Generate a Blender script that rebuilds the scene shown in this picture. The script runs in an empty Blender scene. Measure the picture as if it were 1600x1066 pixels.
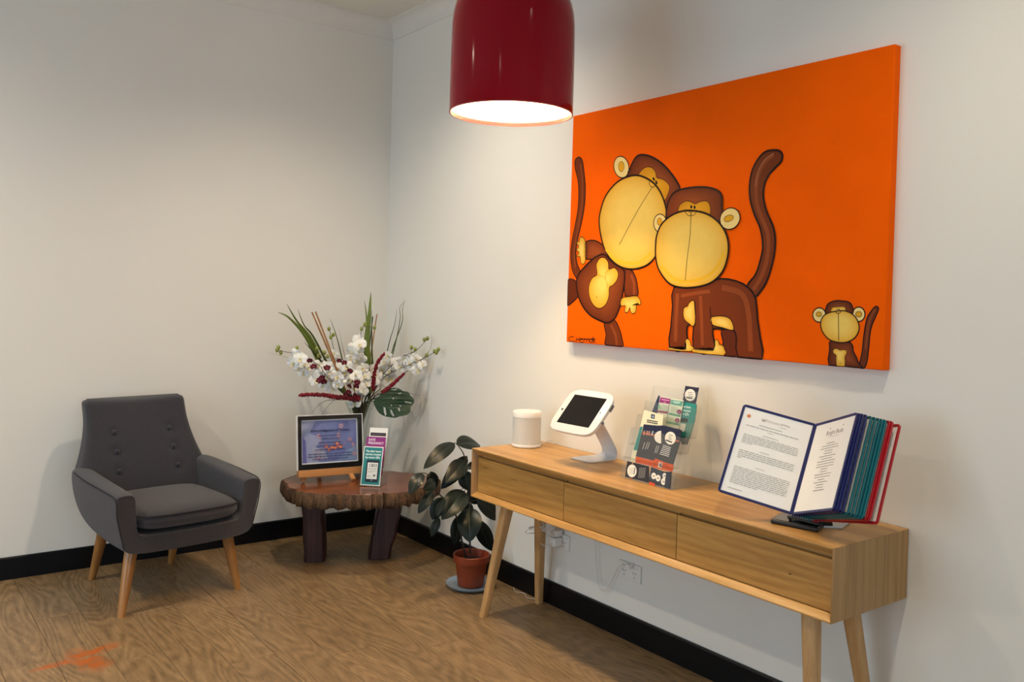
import bpy, bmesh, math, random
from mathutils import Vector, Matrix
from mathutils.geometry import tessellate_polygon
PI = math.pi
rnd = random.Random(7)
S = bpy.context.scene
COL = S.collection

# ------------------------------------------------------------------ camera, light, exposure
F_PX = 1359.6
CAM = Vector((-2.6541, -4.8310, 1.45))
YAW, PITCH, ROLL = math.radians(37.049), math.radians(-0.788), math.radians(1.688)
PPX, PPY = 0.83, -50.79
Fw = Vector((math.sin(YAW)*math.cos(PITCH), math.cos(YAW)*math.cos(PITCH), math.sin(PITCH)))
R0 = Vector((math.cos(YAW), -math.sin(YAW), 0)); U0 = R0.cross(Fw)
Rt = R0*math.cos(ROLL) + U0*math.sin(ROLL); Up = -R0*math.sin(ROLL) + U0*math.cos(ROLL)
cd = bpy.data.cameras.new('camera'); cam = bpy.data.objects.new('camera', cd); COL.objects.link(cam)
cam.matrix_world = Matrix(((Rt.x, Up.x, -Fw.x, CAM.x), (Rt.y, Up.y, -Fw.y, CAM.y), (Rt.z, Up.z, -Fw.z, CAM.z), (0, 0, 0, 1)))
cd.sensor_width = 36; cd.sensor_fit = 'HORIZONTAL'; cd.lens = F_PX*36/1600
cd.shift_x = -PPX/1600; cd.shift_y = PPY/1600; cd.clip_start = 0.05
S.camera = cam
S.view_settings.view_transform = 'Standard'; S.view_settings.look = 'None'
S.view_settings.exposure = 0.0; S.view_settings.gamma = 1.0; S.view_settings.use_curve_mapping = False

w = bpy.data.worlds.new('World'); S.world = w; w.use_nodes = True
w.node_tree.nodes['Background'].inputs[0].default_value = (0.62, 0.80, 1.0, 1)
w.node_tree.nodes['Background'].inputs[1].default_value = 3.5

def light(name, kind, loc, energy, color, **kw):
    l = bpy.data.lights.new(name, kind); o = bpy.data.objects.new(name, l); COL.objects.link(o)
    o.location = loc; l.energy = energy; l.color = color
    for k, v in kw.items(): setattr(l, k, v)
    return o
WARM = (1.0, 0.86, 0.67)
for i, (x, y, e) in enumerate([(-0.87, -1.35, 120), (-0.87, -3.85, 78), (-3.37, -1.15, 170), (-3.37, -3.85, 60), (-0.87, -6.35, 50), (-3.37, -6.35, 50)]):
    light('downlight', 'SPOT', (x, y, 3.10), e, WARM, spot_size=math.radians(158 if x < -3 else 138), spot_blend=1.0, shadow_soft_size=0.05)
for (loc, rot, sx, sy) in [((-4.98, -1.75, 1.25), (0, math.radians(-90), 0), 2.3, 2.7), ((-2.5, -7.98, 1.3), (math.radians(90), 0, 0), 3.0, 2.2)]:
    o = light('window_portal', 'AREA', loc, 1, (1, 1, 1), shape='RECTANGLE', size=sx, size_y=sy)
    o.rotation_euler = rot; o.data.cycles.is_portal = True

# ------------------------------------------------------------------ point helpers (a photo point on a known plane of the room)
def ray(u, v): return Fw + Rt*((u-800-PPX)/F_PX) - Up*((v-533-PPY)/F_PX)
def onz(u, v, z): d = ray(u, v); return CAM + d*((z-CAM.z)/d.z)
def onx(u, v, x): d = ray(u, v); return CAM + d*((x-CAM.x)/d.x)
def ony(u, v, y): d = ray(u, v); return CAM + d*((y-CAM.y)/d.y)
def onp(u, v, O, N): d = ray(u, v); return CAM + d*((O-CAM).dot(N)/d.dot(N))

# ------------------------------------------------------------------ materials
def lin(c):
    if isinstance(c, str): c = tuple(int(c[i:i+2], 16)/255 for i in (0, 2, 4))
    return tuple((x/12.92 if x <= 0.04045 else ((x+0.055)/1.055)**2.4) for x in c[:3])
def nm(name):
    m = bpy.data.materials.new(name); m.use_nodes = True
    return m, m.node_tree, m.node_tree.nodes['Principled BSDF']
def N(nt, t, **kw):
    n = nt.nodes.new(t)
    for k, v in kw.items(): setattr(n, k, v)
    return n
def mat(name, col, rough=0.5, metal=0, bump=0, bscale=200, var=0, vscale=8, coat=0, spec=0.5, sheen=0, emit=None, es=1, attr=False):
    m, nt, p = nm(name); c = lin(col) if isinstance(col, str) else col
    p.inputs['Base Color'].default_value = (*c, 1); p.inputs['Roughness'].default_value = rough
    p.inputs['Metallic'].default_value = metal; p.inputs['Coat Weight'].default_value = coat
    p.inputs['Specular IOR Level'].default_value = spec
    p.inputs['Sheen Weight'].default_value = sheen
    if emit: p.inputs['Emission Color'].default_value = (*lin(emit), 1); p.inputs['Emission Strength'].default_value = es
    L = nt.links.new; tc = N(nt, 'ShaderNodeTexCoord')
    src = None
    if attr:
        a = N(nt, 'ShaderNodeAttribute', attribute_name='Col'); src = a.outputs['Color']; L(src, p.inputs['Base Color'])
    if var or not attr:
        n = N(nt, 'ShaderNodeTexNoise'); n.inputs['Scale'].default_value = vscale; n.inputs['Detail'].default_value = 4
        L(tc.outputs['Object'], n.inputs['Vector'])
        h = N(nt, 'ShaderNodeHueSaturation'); h.inputs['Color'].default_value = (*c, 1)
        if src: L(src, h.inputs['Color'])
        mr = N(nt, 'ShaderNodeMapRange'); v = var or 0.03
        mr.inputs[3].default_value = 1-v; mr.inputs[4].default_value = 1+v; mr.inputs[1].default_value = 0.3; mr.inputs[2].default_value = 0.7
        L(n.outputs['Fac'], mr.inputs[0]); L(mr.outputs[0], h.inputs['Value']); L(h.outputs[0], p.inputs['Base Color'])
    if bump:
        n = N(nt, 'ShaderNodeTexNoise'); n.inputs['Scale'].default_value = bscale; n.inputs['Detail'].default_value = 3
        L(tc.outputs['Object'], n.inputs['Vector']); b = N(nt, 'ShaderNodeBump'); b.inputs['Strength'].default_value = bump
        b.inputs['Distance'].default_value = 0.002
        L(n.outputs['Fac'], b.inputs['Height']); L(b.outputs[0], p.inputs['Normal'])
    return m
def wood(name, dark, light_, axis='Y', along=1.2, across=14, rings=7, mix=0.5, fine=0.25, rough=0.45, pos=False, det=2.2, tone=0.12, stain=False, spec=0.4, coat=0):
    """cathedral grain: contour lines of a stretched noise, fine pores on top"""
    m, nt, p = nm(name); L = nt.links.new
    p.inputs['Roughness'].default_value = rough; p.inputs['Specular IOR Level'].default_value = spec; p.inputs['Coat Weight'].default_value = coat
    if pos: src = N(nt, 'ShaderNodeNewGeometry').outputs['Position']
    else: src = N(nt, 'ShaderNodeTexCoord').outputs['Object']
    oi = N(nt, 'ShaderNodeObjectInfo')
    mp = N(nt, 'ShaderNodeMapping'); sc = [across]*3; sc['XYZ'.index(axis)] = along
    mp.inputs['Scale'].default_value = sc; L(src, mp.inputs['Vector'])
    wv = N(nt, 'ShaderNodeMath', operation='MULTIPLY'); wv.inputs[1].default_value = 37; L(oi.outputs['Random'], wv.inputs[0])
    n1 = N(nt, 'ShaderNodeTexNoise', noise_dimensions='4D'); n1.inputs['Scale'].default_value = 0.55; n1.inputs['Detail'].default_value = det; n1.inputs['Roughness'].default_value = 0.42
    L(mp.outputs[0], n1.inputs['Vector']); L(wv.outputs[0], n1.inputs['W'])
    k = N(nt, 'ShaderNodeMath', operation='MULTIPLY'); k.inputs[1].default_value = rings*6.283; L(n1.outputs['Fac'], k.inputs[0])
    sn = N(nt, 'ShaderNodeMath', operation='SINE'); L(k.outputs[0], sn.inputs[0])
    n2 = N(nt, 'ShaderNodeTexNoise', noise_dimensions='4D'); n2.inputs['Scale'].default_value = 5.5; n2.inputs['Detail'].default_value = 6; n2.inputs['Roughness'].default_value = 0.65
    L(mp.outputs[0], n2.inputs['Vector']); L(wv.outputs[0], n2.inputs['W'])
    a = N(nt, 'ShaderNodeMapRange'); a.inputs[1].default_value = -1; a.inputs[2].default_value = 1; a.inputs[3].default_value = 0.5-mix/2; a.inputs[4].default_value = 0.5+mix/2
    L(sn.outputs[0], a.inputs[0])
    b = N(nt, 'ShaderNodeMapRange'); b.inputs[1].default_value = 0.3; b.inputs[2].default_value = 0.7; b.inputs[3].default_value = -fine; b.inputs[4].default_value = fine
    L(n2.outputs['Fac'], b.inputs[0])
    ad = N(nt, 'ShaderNodeMath', operation='ADD', use_clamp=True); L(a.outputs[0], ad.inputs[0]); L(b.outputs[0], ad.inputs[1])
    mx = N(nt, 'ShaderNodeMix', data_type='RGBA'); mx.inputs[6].default_value = (*lin(dark), 1); mx.inputs[7].default_value = (*lin(light_), 1)
    L(ad.outputs[0], mx.inputs[0])
    h = N(nt, 'ShaderNodeHueSaturation'); L(mx.outputs[2], h.inputs['Color'])
    t = N(nt, 'ShaderNodeMapRange'); t.inputs[3].default_value = 1-tone; t.inputs[4].default_value = 1+tone; L(oi.outputs['Random'], t.inputs[0]); L(t.outputs[0], h.inputs['Value'])
    out = h.outputs[0]
    if stain:   # orange scuff mark on the planks
        g = N(nt, 'ShaderNodeNewGeometry'); fac = None
        for (sx, sy, rx, ry, ang) in ((-1.925, -1.20, .050, .115, 0.15), (-1.865, -1.13, .085, .030, .35), (-2.02, -1.185, .085, .022, .15), (-1.90, -1.275, .05, .035, 0)):
            q = N(nt, 'ShaderNodeMapping', vector_type='TEXTURE'); q.inputs['Location'].default_value = (sx, sy, 0)
            q.inputs['Rotation'].default_value = (0, 0, ang); q.inputs['Scale'].default_value = (rx*1.25, ry*1.2, 1); L(g.outputs['Position'], q.inputs['Vector'])
            ln = N(nt, 'ShaderNodeVectorMath', operation='LENGTH'); L(q.outputs[0], ln.inputs[0])
            r_ = N(nt, 'ShaderNodeMapRange'); r_.inputs[1].default_value = 1.15; r_.inputs[2].default_value = 0.45; L(ln.outputs['Value'], r_.inputs[0])
            if fac is None: fac = r_.outputs[0]
            else:
                mm = N(nt, 'ShaderNodeMath', operation='MAXIMUM'); L(fac, mm.inputs[0]); L(r_.outputs[0], mm.inputs[1]); fac = mm.outputs[0]
        nn = N(nt, 'ShaderNodeTexNoise'); nn.inputs['Scale'].default_value = 26; nn.inputs['Detail'].default_value = 5; L(g.outputs['Position'], nn.inputs['Vector'])
        r2 = N(nt, 'ShaderNodeMapRange'); r2.inputs[1].default_value = 0.34; r2.inputs[2].default_value = 0.5; r2.inputs[4].default_value = .98; L(nn.outputs['Fac'], r2.inputs[0])
        m2 = N(nt, 'ShaderNodeMath', operation='MULTIPLY'); L(fac, m2.inputs[0]); L(r2.outputs[0], m2.inputs[1])
        m3 = N(nt, 'ShaderNodeMix', data_type='RGBA'); L(m2.outputs[0], m3.inputs[0]); L(out, m3.inputs[6]); m3.inputs[7].default_value = (*lin('A6561F'), 1); out = m3.outputs[2]
    L(out, p.inputs['Base Color'])
    bp = N(nt, 'ShaderNodeBump'); bp.inputs['Strength'].default_value = 0.25; bp.inputs['Distance'].default_value = 0.0008; L(ad.outputs[0], bp.inputs['Height']); L(bp.outputs[0], p.inputs['Normal'])
    return m
def clear(name, tint=(0.985, 0.99, 0.985), edge=0.35, rough=0.03):
    m, nt, p = nm(name); L = nt.links.new; out = nt.nodes['Material Output']
    lw = N(nt, 'ShaderNodeLayerWeight'); lw.inputs['Blend'].default_value = edge
    mr = N(nt, 'ShaderNodeMapRange'); mr.inputs[3].default_value = 0.02; mr.inputs[4].default_value = 0.6
    L(lw.outputs['Facing'], mr.inputs[0])
    pw = N(nt, 'ShaderNodeMath', operation='POWER'); pw.inputs[1].default_value = 1.4; L(mr.outputs[0], pw.inputs[0])
    tr = N(nt, 'ShaderNodeBsdfTransparent'); tr.inputs[0].default_value = (*tint, 1)
    gl = N(nt, 'ShaderNodeBsdfGlossy'); gl.inputs['Roughness'].default_value = rough
    mx = N(nt, 'ShaderNodeMixShader'); L(pw.outputs[0], mx.inputs[0]); L(tr.outputs[0], mx.inputs[1]); L(gl.outputs[0], mx.inputs[2]); L(mx.outputs[0], out.inputs[0])
    return m

M = {}
M['wall'] = mat('wall_paint', 'E9E5DC', 0.75, bump=0.15, bscale=350, var=0.012, vscale=1.5, spec=0.25)
M['ceil'] = mat('ceiling_paint', 'E4DFD2', 0.85, var=0.01, vscale=2, spec=0.2)
M['cornice'] = mat('cornice_paint', 'E6E1D8', 0.6, var=0.01, spec=0.3)
M['skirt'] = mat('black_skirting_paint', '050609', 0.4, var=0.05, spec=0.25)
M['floor'] = wood('oak_plank', '654F34', '967A57', 'Y', 1.9, 9, 23, 0.36, 0.40, 0.42, det=1.0, pos=True, tone=0.08, stain=True, spec=0.35)
M['subfloor'] = mat('subfloor', '3A2C20', 0.8)
M['oakY'] = wood('oak_grain_along', 'A0743C', 'CFA262', 'Y', 0.8, 16, 7, 0.4, 0.32, 0.38, tone=0.05)
M['oakdr'] = wood('oak_drawer_grain', '9C6C30', 'C8964E', 'Y', 0.9, 13, 12, 0.36, 0.34, 0.42, tone=0.06)
M['oakZ'] = wood('oak_grain_upright', '8A673A', 'AC8555', 'Z', 0.8, 30, 5, 0.35, 0.38, 0.42, tone=0.05)
M['legpale'] = wood('pale_leg_oak', 'AE8250', 'CFA46E', 'Z', 0.8, 26, 5, 0.4, 0.3, 0.4, tone=0.03)
M['legoak'] = wood('turned_beech', '8A5A2C', 'AC7A42', 'Z', 1.5, 20, 3, 0.4, 0.2, 0.3, tone=0.03, coat=0.3)
M['slabtop'] = wood('polished_slab', '4A2413', '7A4225', 'X', 5, 7, 6, 0.5, 0.3, 0.24, tone=0, coat=0.1)
M['bark'] = wood('bark', '201710', '6B5038', 'Z', 5, 70, 2, 0.35, 0.8, 0.85, tone=0)
M['slableg'] = wood('dark_red_timber', '24120F', '4A2B29', 'Z', 1.5, 35, 5, 0.5, 0.35, 0.4, tone=0.05)
M['easel'] = wood('pine_easel', 'A9713C', 'C88F58', 'X', 2, 30, 3, 0.4, 0.2, 0.5, tone=0.05)
M['fabric'] = mat('charcoal_fabric', '37353A', 0.9, bump=1.0, bscale=700, var=0.22, vscale=260, spec=0.15, sheen=0.25)
M['piping'] = mat('charcoal_piping', '302E32', 0.9, var=0.1, vscale=400, spec=0.15)
M['red'] = mat('red_lacquer', (0.27, 0.0002, 0.008), 0.09, var=0.01, coat=0.0, spec=0.22)
M['redrim'] = mat('red_rim', (0.30, 0.006, 0.008), 0.3, var=0.01)
M['shadein'] = mat('white_enamel', (0.9, 0.88, 0.82), 0.5, var=0.01)
M['bulb'] = mat('lamp_glow', (1, 1, 1), 0.5, emit='FFD8A2', es=820)
M['white'] = mat('white_plastic', 'EDEAE4', 0.35, var=0.01)
M['whitecord'] = mat('white_cord', 'D8D4CE', 0.5, var=0.02)
M['mesh'] = mat('speaker_cloth', 'D6D6D0', 0.8, bump=0.6, bscale=1400, var=0.05, vscale=900)
M['black'] = mat('black_plastic', '0C0C0E', 0.35, var=0.05)
M['blackgloss'] = mat('black_glass', '07070A', 0.06, var=0.02, coat=0.3)
M['screen'] = mat('dark_screen', '120D0B', 0.12, var=0.02)
M['metal'] = mat('satin_white_metal', 'C9CACF', 0.32, metal=0.35, var=0.02)
M['grey'] = mat('grey_plastic', '6B6C70', 0.5, var=0.03)
M['ltgrey'] = mat('light_grey_plastic', 'B9BABC', 0.4, var=0.03)
M['acrylic'] = clear('clear_acrylic')
M['glass'] = clear('vase_glass', (0.93, 0.96, 0.95), 0.45, 0.01)
M['pane'] = clear('window_glass', (0.95, 0.97, 0.97), 0.3)
M['ink'] = mat('printed_ink', (1, 1, 1), 0.4, attr=True, spec=0.4)
M['paint'] = mat('acrylic_paint', (1, 1, 1), 0.5, attr=True, var=0.02, vscale=25, bump=0.15, bscale=90, spec=0.12)
M['canvas'] = mat('orange_canvas', (0.93, 0.118, 0.0), 0.6, bump=0.3, bscale=600, var=0.04, vscale=5, spec=0.04)
M['paper'] = mat('paper', 'EFEDE8', 0.6, var=0.01)
M['pot'] = mat('terracotta_plastic', '823518', 0.42, var=0.06, vscale=12)
M['soil'] = mat('potting_soil', '1E1712', 0.95, bump=1, bscale=120, var=0.3, vscale=80)
M['saucer'] = mat('blue_grey_glaze', '8FA3B4', 0.25, var=0.05)
M['leaf'] = mat('rubber_leaf', (1, 1, 1), 0.36, attr=True, var=0.12, vscale=14, spec=0.3)
M['stem'] = mat('dark_stem', '33201A', 0.6, var=0.15, vscale=40)
M['gstem'] = mat('green_stem', '2A3618', 0.55, var=0.15, vscale=40)
M['petal'] = mat('silk_petal', (1, 1, 1), 0.6, attr=True, var=0.03, spec=0.2)
M['bud'] = mat('flower_bud', '8E9546', 0.5, var=0.2, vscale=60)
M['blade'] = mat('grass_blade', (1, 1, 1), 0.5, attr=True, var=0.1, vscale=40)
M['plume'] = mat('red_plume', '7A0D1F', 0.8, var=0.35, vscale=150)
M['stick'] = wood('cane_stick', '8A5A30', 'BE8E5A', 'Z', 8, 60, 2, 0.4, 0.2, 0.5, tone=0.08)
M['navy'] = mat('navy_plastic', '131C58', 0.32, var=0.03)
M['teal'] = mat('teal_plastic', '0B6068', 0.32, var=0.03)
M['crimson'] = mat('red_plastic', 'A5101C', 0.32, var=0.03)
M['frameblk'] = mat('black_frame', '0B0D0E', 0.25, var=0.03)
M['plate'] = mat('outlet_plastic', 'EAE7E0', 0.4, var=0.01)
M['alu'] = mat('window_alu', '2E3032', 0.4, metal=0.6, var=0.03)

# ------------------------------------------------------------------ builders
INV = {}
def tag(o, label=None, cat=None, group=None, kind=None):
    if label: o['label'] = label
    if cat: o['category'] = cat
    if group: o['group'] = group
    if kind: o['kind'] = kind
    return o
def thing(name, label, cat, loc, rz=0, group=None):
    o = bpy.data.objects.new(name, None); COL.objects.link(o); o.empty_display_size = 0.05
    o.location = loc; o.rotation_euler = (0, 0, rz)
    INV[o] = (Matrix.Translation(Vector(loc)) @ Matrix.Rotation(rz, 4, 'Z')).inverted()
    return tag(o, label, cat, group)
class B:
    def __init__(s): s.v = []; s.f = []; s.c = []; s.cur = (1, 1, 1)
    def add(s, vs, fs, col=None):
        k = len(s.v); s.v += [Vector(v) for v in vs]; s.f += [[k+i for i in f] for f in fs]
        s.c += (col if isinstance(col, list) else [col or s.cur]*len(vs)); return s
    def box(s, c, d, R=None, col=None):
        c = Vector(c); h = [x/2 for x in d]; vs = []
        for z in (-1, 1):
            for (x, y) in ((-1, -1), (1, -1), (1, 1), (-1, 1)):
                p = Vector((x*h[0], y*h[1], z*h[2])); vs.append(c + (R @ p if R else p))
        return s.add(vs, [(3, 2, 1, 0), (4, 5, 6, 7), (0, 1, 5, 4), (1, 2, 6, 5), (2, 3, 7, 6), (3, 0, 4, 7)], col)
    def mm(s, a, b, col=None):
        return s.box([(p+q)/2 for p, q in zip(a, b)], [abs(q-p) for p, q in zip(a, b)], None, col)
    def prism(s, pts, d, col=None):
        """ngon pts (3D, planar) extruded by vector d"""
        d = Vector(d); n = len(pts); vs = [Vector(p) for p in pts] + [Vector(p)+d for p in pts]
        return s.add(vs, [tuple(reversed(range(n))), tuple(range(n, 2*n))] + [(i, (i+1) % n, n+(i+1) % n, n+i) for i in range(n)], col)
    def tube(s, path, r, n=8, cap=True, col=None, sq=None):
        path = [Vector(p) for p in path]; m = len(path); rr = r if isinstance(r, (list, tuple)) else [r]*m
        vs = []; up = None
        for i, p in enumerate(path):
            t = (path[min(i+1, m-1)] - path[max(i-1, 0)])
            t = t.normalized() if t.length > 1e-9 else Vector((0, 0, 1))
            if up is None: up = Vector((0, 0, 1)) if abs(t.z) < 0.9 else Vector((0, 1, 0))
            a = t.cross(up).normalized(); b = a.cross(t).normalized(); up = b
            for k in range(n):
                q = 2*PI*(k+0.5)/n; vs.append(p + a*math.cos(q)*rr[i] + b*math.sin(q)*rr[i])
        fs = [(i*n+k, i*n+(k+1) % n, (i+1)*n+(k+1) % n, (i+1)*n+k) for i in range(m-1) for k in range(n)]
        if cap: fs += [tuple(reversed(range(n))), tuple((m-1)*n+k for k in range(n))]
        return s.add(vs, fs, col)
    def lathe(s, prof, c=(0, 0, 0), n=48, col=None):
        c = Vector(c); m = len(prof); vs = [c + Vector((r*math.cos(2*PI*k/n), r*math.sin(2*PI*k/n), z)) for r, z in prof for k in range(n)]
        fs = [(i*n+k, i*n+(k+1) % n, (i+1)*n+(k+1) % n, (i+1)*n+k) for i in range(m-1) for k in range(n)]
        if prof[0][0] > 1e-5: pass
        return s.add(vs, fs, col)
    def ball(s, c, r, n=8, m=5, sc=(1, 1, 1), col=None):
        c = Vector(c); vs = []; fs = []
        for i in range(m+1):
            a = PI*i/m
            for k in range(n):
                b = 2*PI*k/n; vs.append(c + Vector((r*sc[0]*math.sin(a)*math.cos(b), r*sc[1]*math.sin(a)*math.sin(b), -r*sc[2]*math.cos(a))))
        fs = [(i*n+k, i*n+(k+1) % n, (i+1)*n+(k+1) % n, (i+1)*n+k) for i in range(m) for k in range(n)]
        return s.add(vs, fs, col)
    def rings(s, rs, cap=True, col=None):
        n = len(rs[0]); m = len(rs); vs = [p for r in rs for p in r]
        fs = [(i*n+k, i*n+(k+1) % n, (i+1)*n+(k+1) % n, (i+1)*n+k) for i in range(m-1) for k in range(n)]
        if cap: fs += [tuple(reversed(range(n))), tuple((m-1)*n+k for k in range(n))]
        return s.add(vs, fs, col)
    def mesh(s, name, m, inv=None, smooth=0, colored=False, recalc=True):
        me = bpy.data.meshes.new(name)
        vs = [(inv @ v) if inv else v for v in s.v]
        me.from_pydata([tuple(v) for v in vs], [], s.f)
        if colored:
            ca = me.color_attributes.new('Col', 'FLOAT_COLOR', 'POINT')
            ca.data.foreach_set('color', [x for c in s.c for x in (c[0], c[1], c[2], 1)])
        if recalc:
            bm = bmesh.new(); bm.from_mesh(me)
            bmesh.ops.remove_doubles(bm, verts=bm.verts, dist=1e-6) if not colored else None
            bmesh.ops.recalc_face_normals(bm, faces=bm.faces); bm.to_mesh(me); bm.free()
        if smooth:
            for p in me.polygons: p.use_smooth = True
            me.set_sharp_from_angle(angle=math.radians(smooth))
        me.materials.append(m); me.update(); return me
    def obj(s, name, m, parent=None, world=True, smooth=0, bevel=0, seg=2, sub=0, colored=False, recalc=True, label=None, cat=None, group=None, kind=None, org=None):
        inv = None; root = parent
        if parent is not None:
            while root.parent is not None: root = root.parent
            if world and root in INV: inv = INV[root]
        elif org is not None: inv = Matrix.Translation(-Vector(org))
        o = bpy.data.objects.new(name, s.mesh(name, m, inv, smooth, colored, recalc)); COL.objects.link(o)
        if parent is not None: o.parent = parent
        elif org is not None: o.location = org; INV[o] = inv
        if bevel:
            b = o.modifiers.new('bevel', 'BEVEL'); b.width = bevel; b.segments = seg; b.limit_method = 'ANGLE'; b.angle_limit = math.radians(35)
            b.harden_normals = False
            if not smooth:
                for p in o.data.polygons: p.use_smooth = True
                o.data.set_sharp_from_angle(angle=math.radians(50))
        if sub:
            q = o.modifiers.new('sub', 'SUBSURF'); q.levels = sub; q.render_levels = sub
        return tag(o, label, cat, group, kind)

_tx = {}
def text_poly(t, font_space=1.0):
    if t in _tx: return _tx[t]
    c = bpy.data.curves.new('t', 'FONT'); c.body = t; c.size = 1; c.resolution_u = 2
    o = bpy.data.objects.new('t', c); COL.objects.link(o)
    me = o.to_mesh(); vs = [(v.co.x, v.co.y) for v in me.vertices]; fs = [tuple(p.vertices) for p in me.polygons]; o.to_mesh_clear()
    bpy.data.objects.remove(o); bpy.data.curves.remove(c)
    wd = max((v[0] for v in vs), default=1); _tx[t] = (vs, fs, wd); return _tx[t]
def smooth2(pts, k=4, closed=True):
    out = []; n = len(pts)
    rng = range(n) if closed else range(n-1)
    for i in rng:
        if closed: p = [pts[(i+j-1) % n] for j in range(4)]
        else: p = [pts[max(0, min(n-1, i+j-1))] for j in range(4)]
        for q in range(k):
            t = q/k
            out.append(tuple(0.5*((2*p[1][d]) + (-p[0][d]+p[2][d])*t + (2*p[0][d]-5*p[1][d]+4*p[2][d]-p[3][d])*t*t + (-p[0][d]+3*p[1][d]-3*p[2][d]+p[3][d])*t**3) for d in range(len(p[0]))))
    if not closed: out.append(tuple(pts[-1]))
    return out
class Ink:
    """flat print: coloured 2D shapes (metres on the sheet), each lying a hair above the one before"""
    def __init__(s, eps=0.00012): s.b = []; s.z = 0; s.eps = eps
    def raw(s, vs, fs, cols): s.z += 1; s.b.append((vs, fs, cols, s.z))
    def poly(s, pts, col, holes=None, z=None):
        loops = [[Vector((p[0], p[1], 0)) for p in l] for l in [pts]+(holes or [])]
        flat = [(p.x, p.y) for l in loops for p in l]
        tri = tessellate_polygon(loops)
        s.raw(flat, [tuple(t) for t in tri], [lin(col)]*len(flat))
    def rect(s, x, y, w_, h, col): s.poly([(x, y), (x+w_, y), (x+w_, y+h), (x, y+h)], col)
    def ell(s, x, y, rx, ry, col, rot=0, n=24):
        s.poly([(x+rx*math.cos(a)*math.cos(rot)-ry*math.sin(a)*math.sin(rot), y+rx*math.cos(a)*math.sin(rot)+ry*math.sin(a)*math.cos(rot)) for a in [2*PI*i/n for i in range(n)]], col)
    def grad(s, pts, c_out, c_in, cx, cy, steps=6, scale_in=0.3, power=1.0):
        """star-shaped outline shaded from edge colour to centre colour"""
        a, b = lin(c_out), lin(c_in); n = len(pts); vs = []; cols = []
        for k in range(steps+1):
            t = k/steps; q = 1-(1-scale_in)*t; tt = t**power
            vs += [(cx+(p[0]-cx)*q, cy+(p[1]-cy)*q) for p in pts]; cols += [tuple(a[i]+(b[i]-a[i])*tt for i in range(3))]*n
        fs = [(k*n+i, k*n+(i+1) % n, (k+1)*n+(i+1) % n, (k+1)*n+i) for k in range(steps) for i in range(n)]
        fs.append(tuple(steps*n+i for i in range(n))); s.raw(vs, fs, cols)
    def line(s, pts, wd, col, closed=False):
        n = len(pts); L_ = []; R_ = []
        for i in range(n):
            a = pts[(i-1) % n] if closed or i > 0 else pts[i]; b = pts[(i+1) % n] if closed or i < n-1 else pts[i]
            dx, dy = b[0]-a[0], b[1]-a[1]; l = math.hypot(dx, dy) or 1; nx, ny = -dy/l*wd/2, dx/l*wd/2
            L_.append((pts[i][0]+nx, pts[i][1]+ny)); R_.append((pts[i][0]-nx, pts[i][1]-ny))
        m = n if closed else n-1
        s.raw(L_+R_, [(i, (i+1) % n, n+(i+1) % n, n+i) for i in range(m)], [lin(col)]*(2*n))
    def text(s, t, x, y, h, col, align='L', wmax=None, rot=0, bold=0):
        vs, fs, wd = text_poly(t); k = h/0.7
        sx = k if not wmax else min(k, wmax/wd); ox = x-(wd*sx/2 if align == 'C' else 0)
        P = [(v[0]*sx + ox - x, v[1]*k) for v in vs]; c, sn = math.cos(rot), math.sin(rot)
        for d in ([(0, 0)] if not bold else [(0, 0), (bold, 0), (0, bold)]):
            s.raw([(x+p[0]*c-p[1]*sn+d[0], y+p[0]*sn+p[1]*c+d[1]) for p in P], fs, [lin(col)]*len(P))
    def lines(s, x, y, w_, h, rows, col, seed=1, align='L', last=0.6, th=0.24):
        """rows of small illegible words"""
        r = random.Random(seed); dy = h/rows; vs = []; fs = []
        for i in range(rows):
            yy = y+h-(i+0.75)*dy; full = w_*(1 if i < rows-1 else last) if align == 'L' else w_*r.uniform(0.35, 1)
            xx = x if align == 'L' else x+(w_-full)/2; end = xx+full
            while xx < end:
                ww = min(r.uniform(0.006, 0.018)*w_/0.15, end-xx); k = len(vs)
                vs += [(xx, yy), (xx+ww, yy), (xx+ww, yy+dy*th), (xx, yy+dy*th)]; fs.append((k, k+1, k+2, k+3)); xx += ww+0.0022*w_/0.15
        s.raw(vs, fs, [lin(col)]*len(vs))
    def build(s, name, m, parent, O, U, V, label=None, sub_z=0.0):
        O, U, V = Vector(O), Vector(U).normalized(), Vector(V).normalized(); n = U.cross(V).normalized()
        b = B()
        for vs, fs, cols, z in s.b:
            b.add([O+U*p[0]+V*p[1]+n*(z*s.eps+sub_z) for p in vs], fs, list(cols))
        o = b.obj(name, m, parent, colored=True, recalc=False); return tag(o, label)

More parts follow.
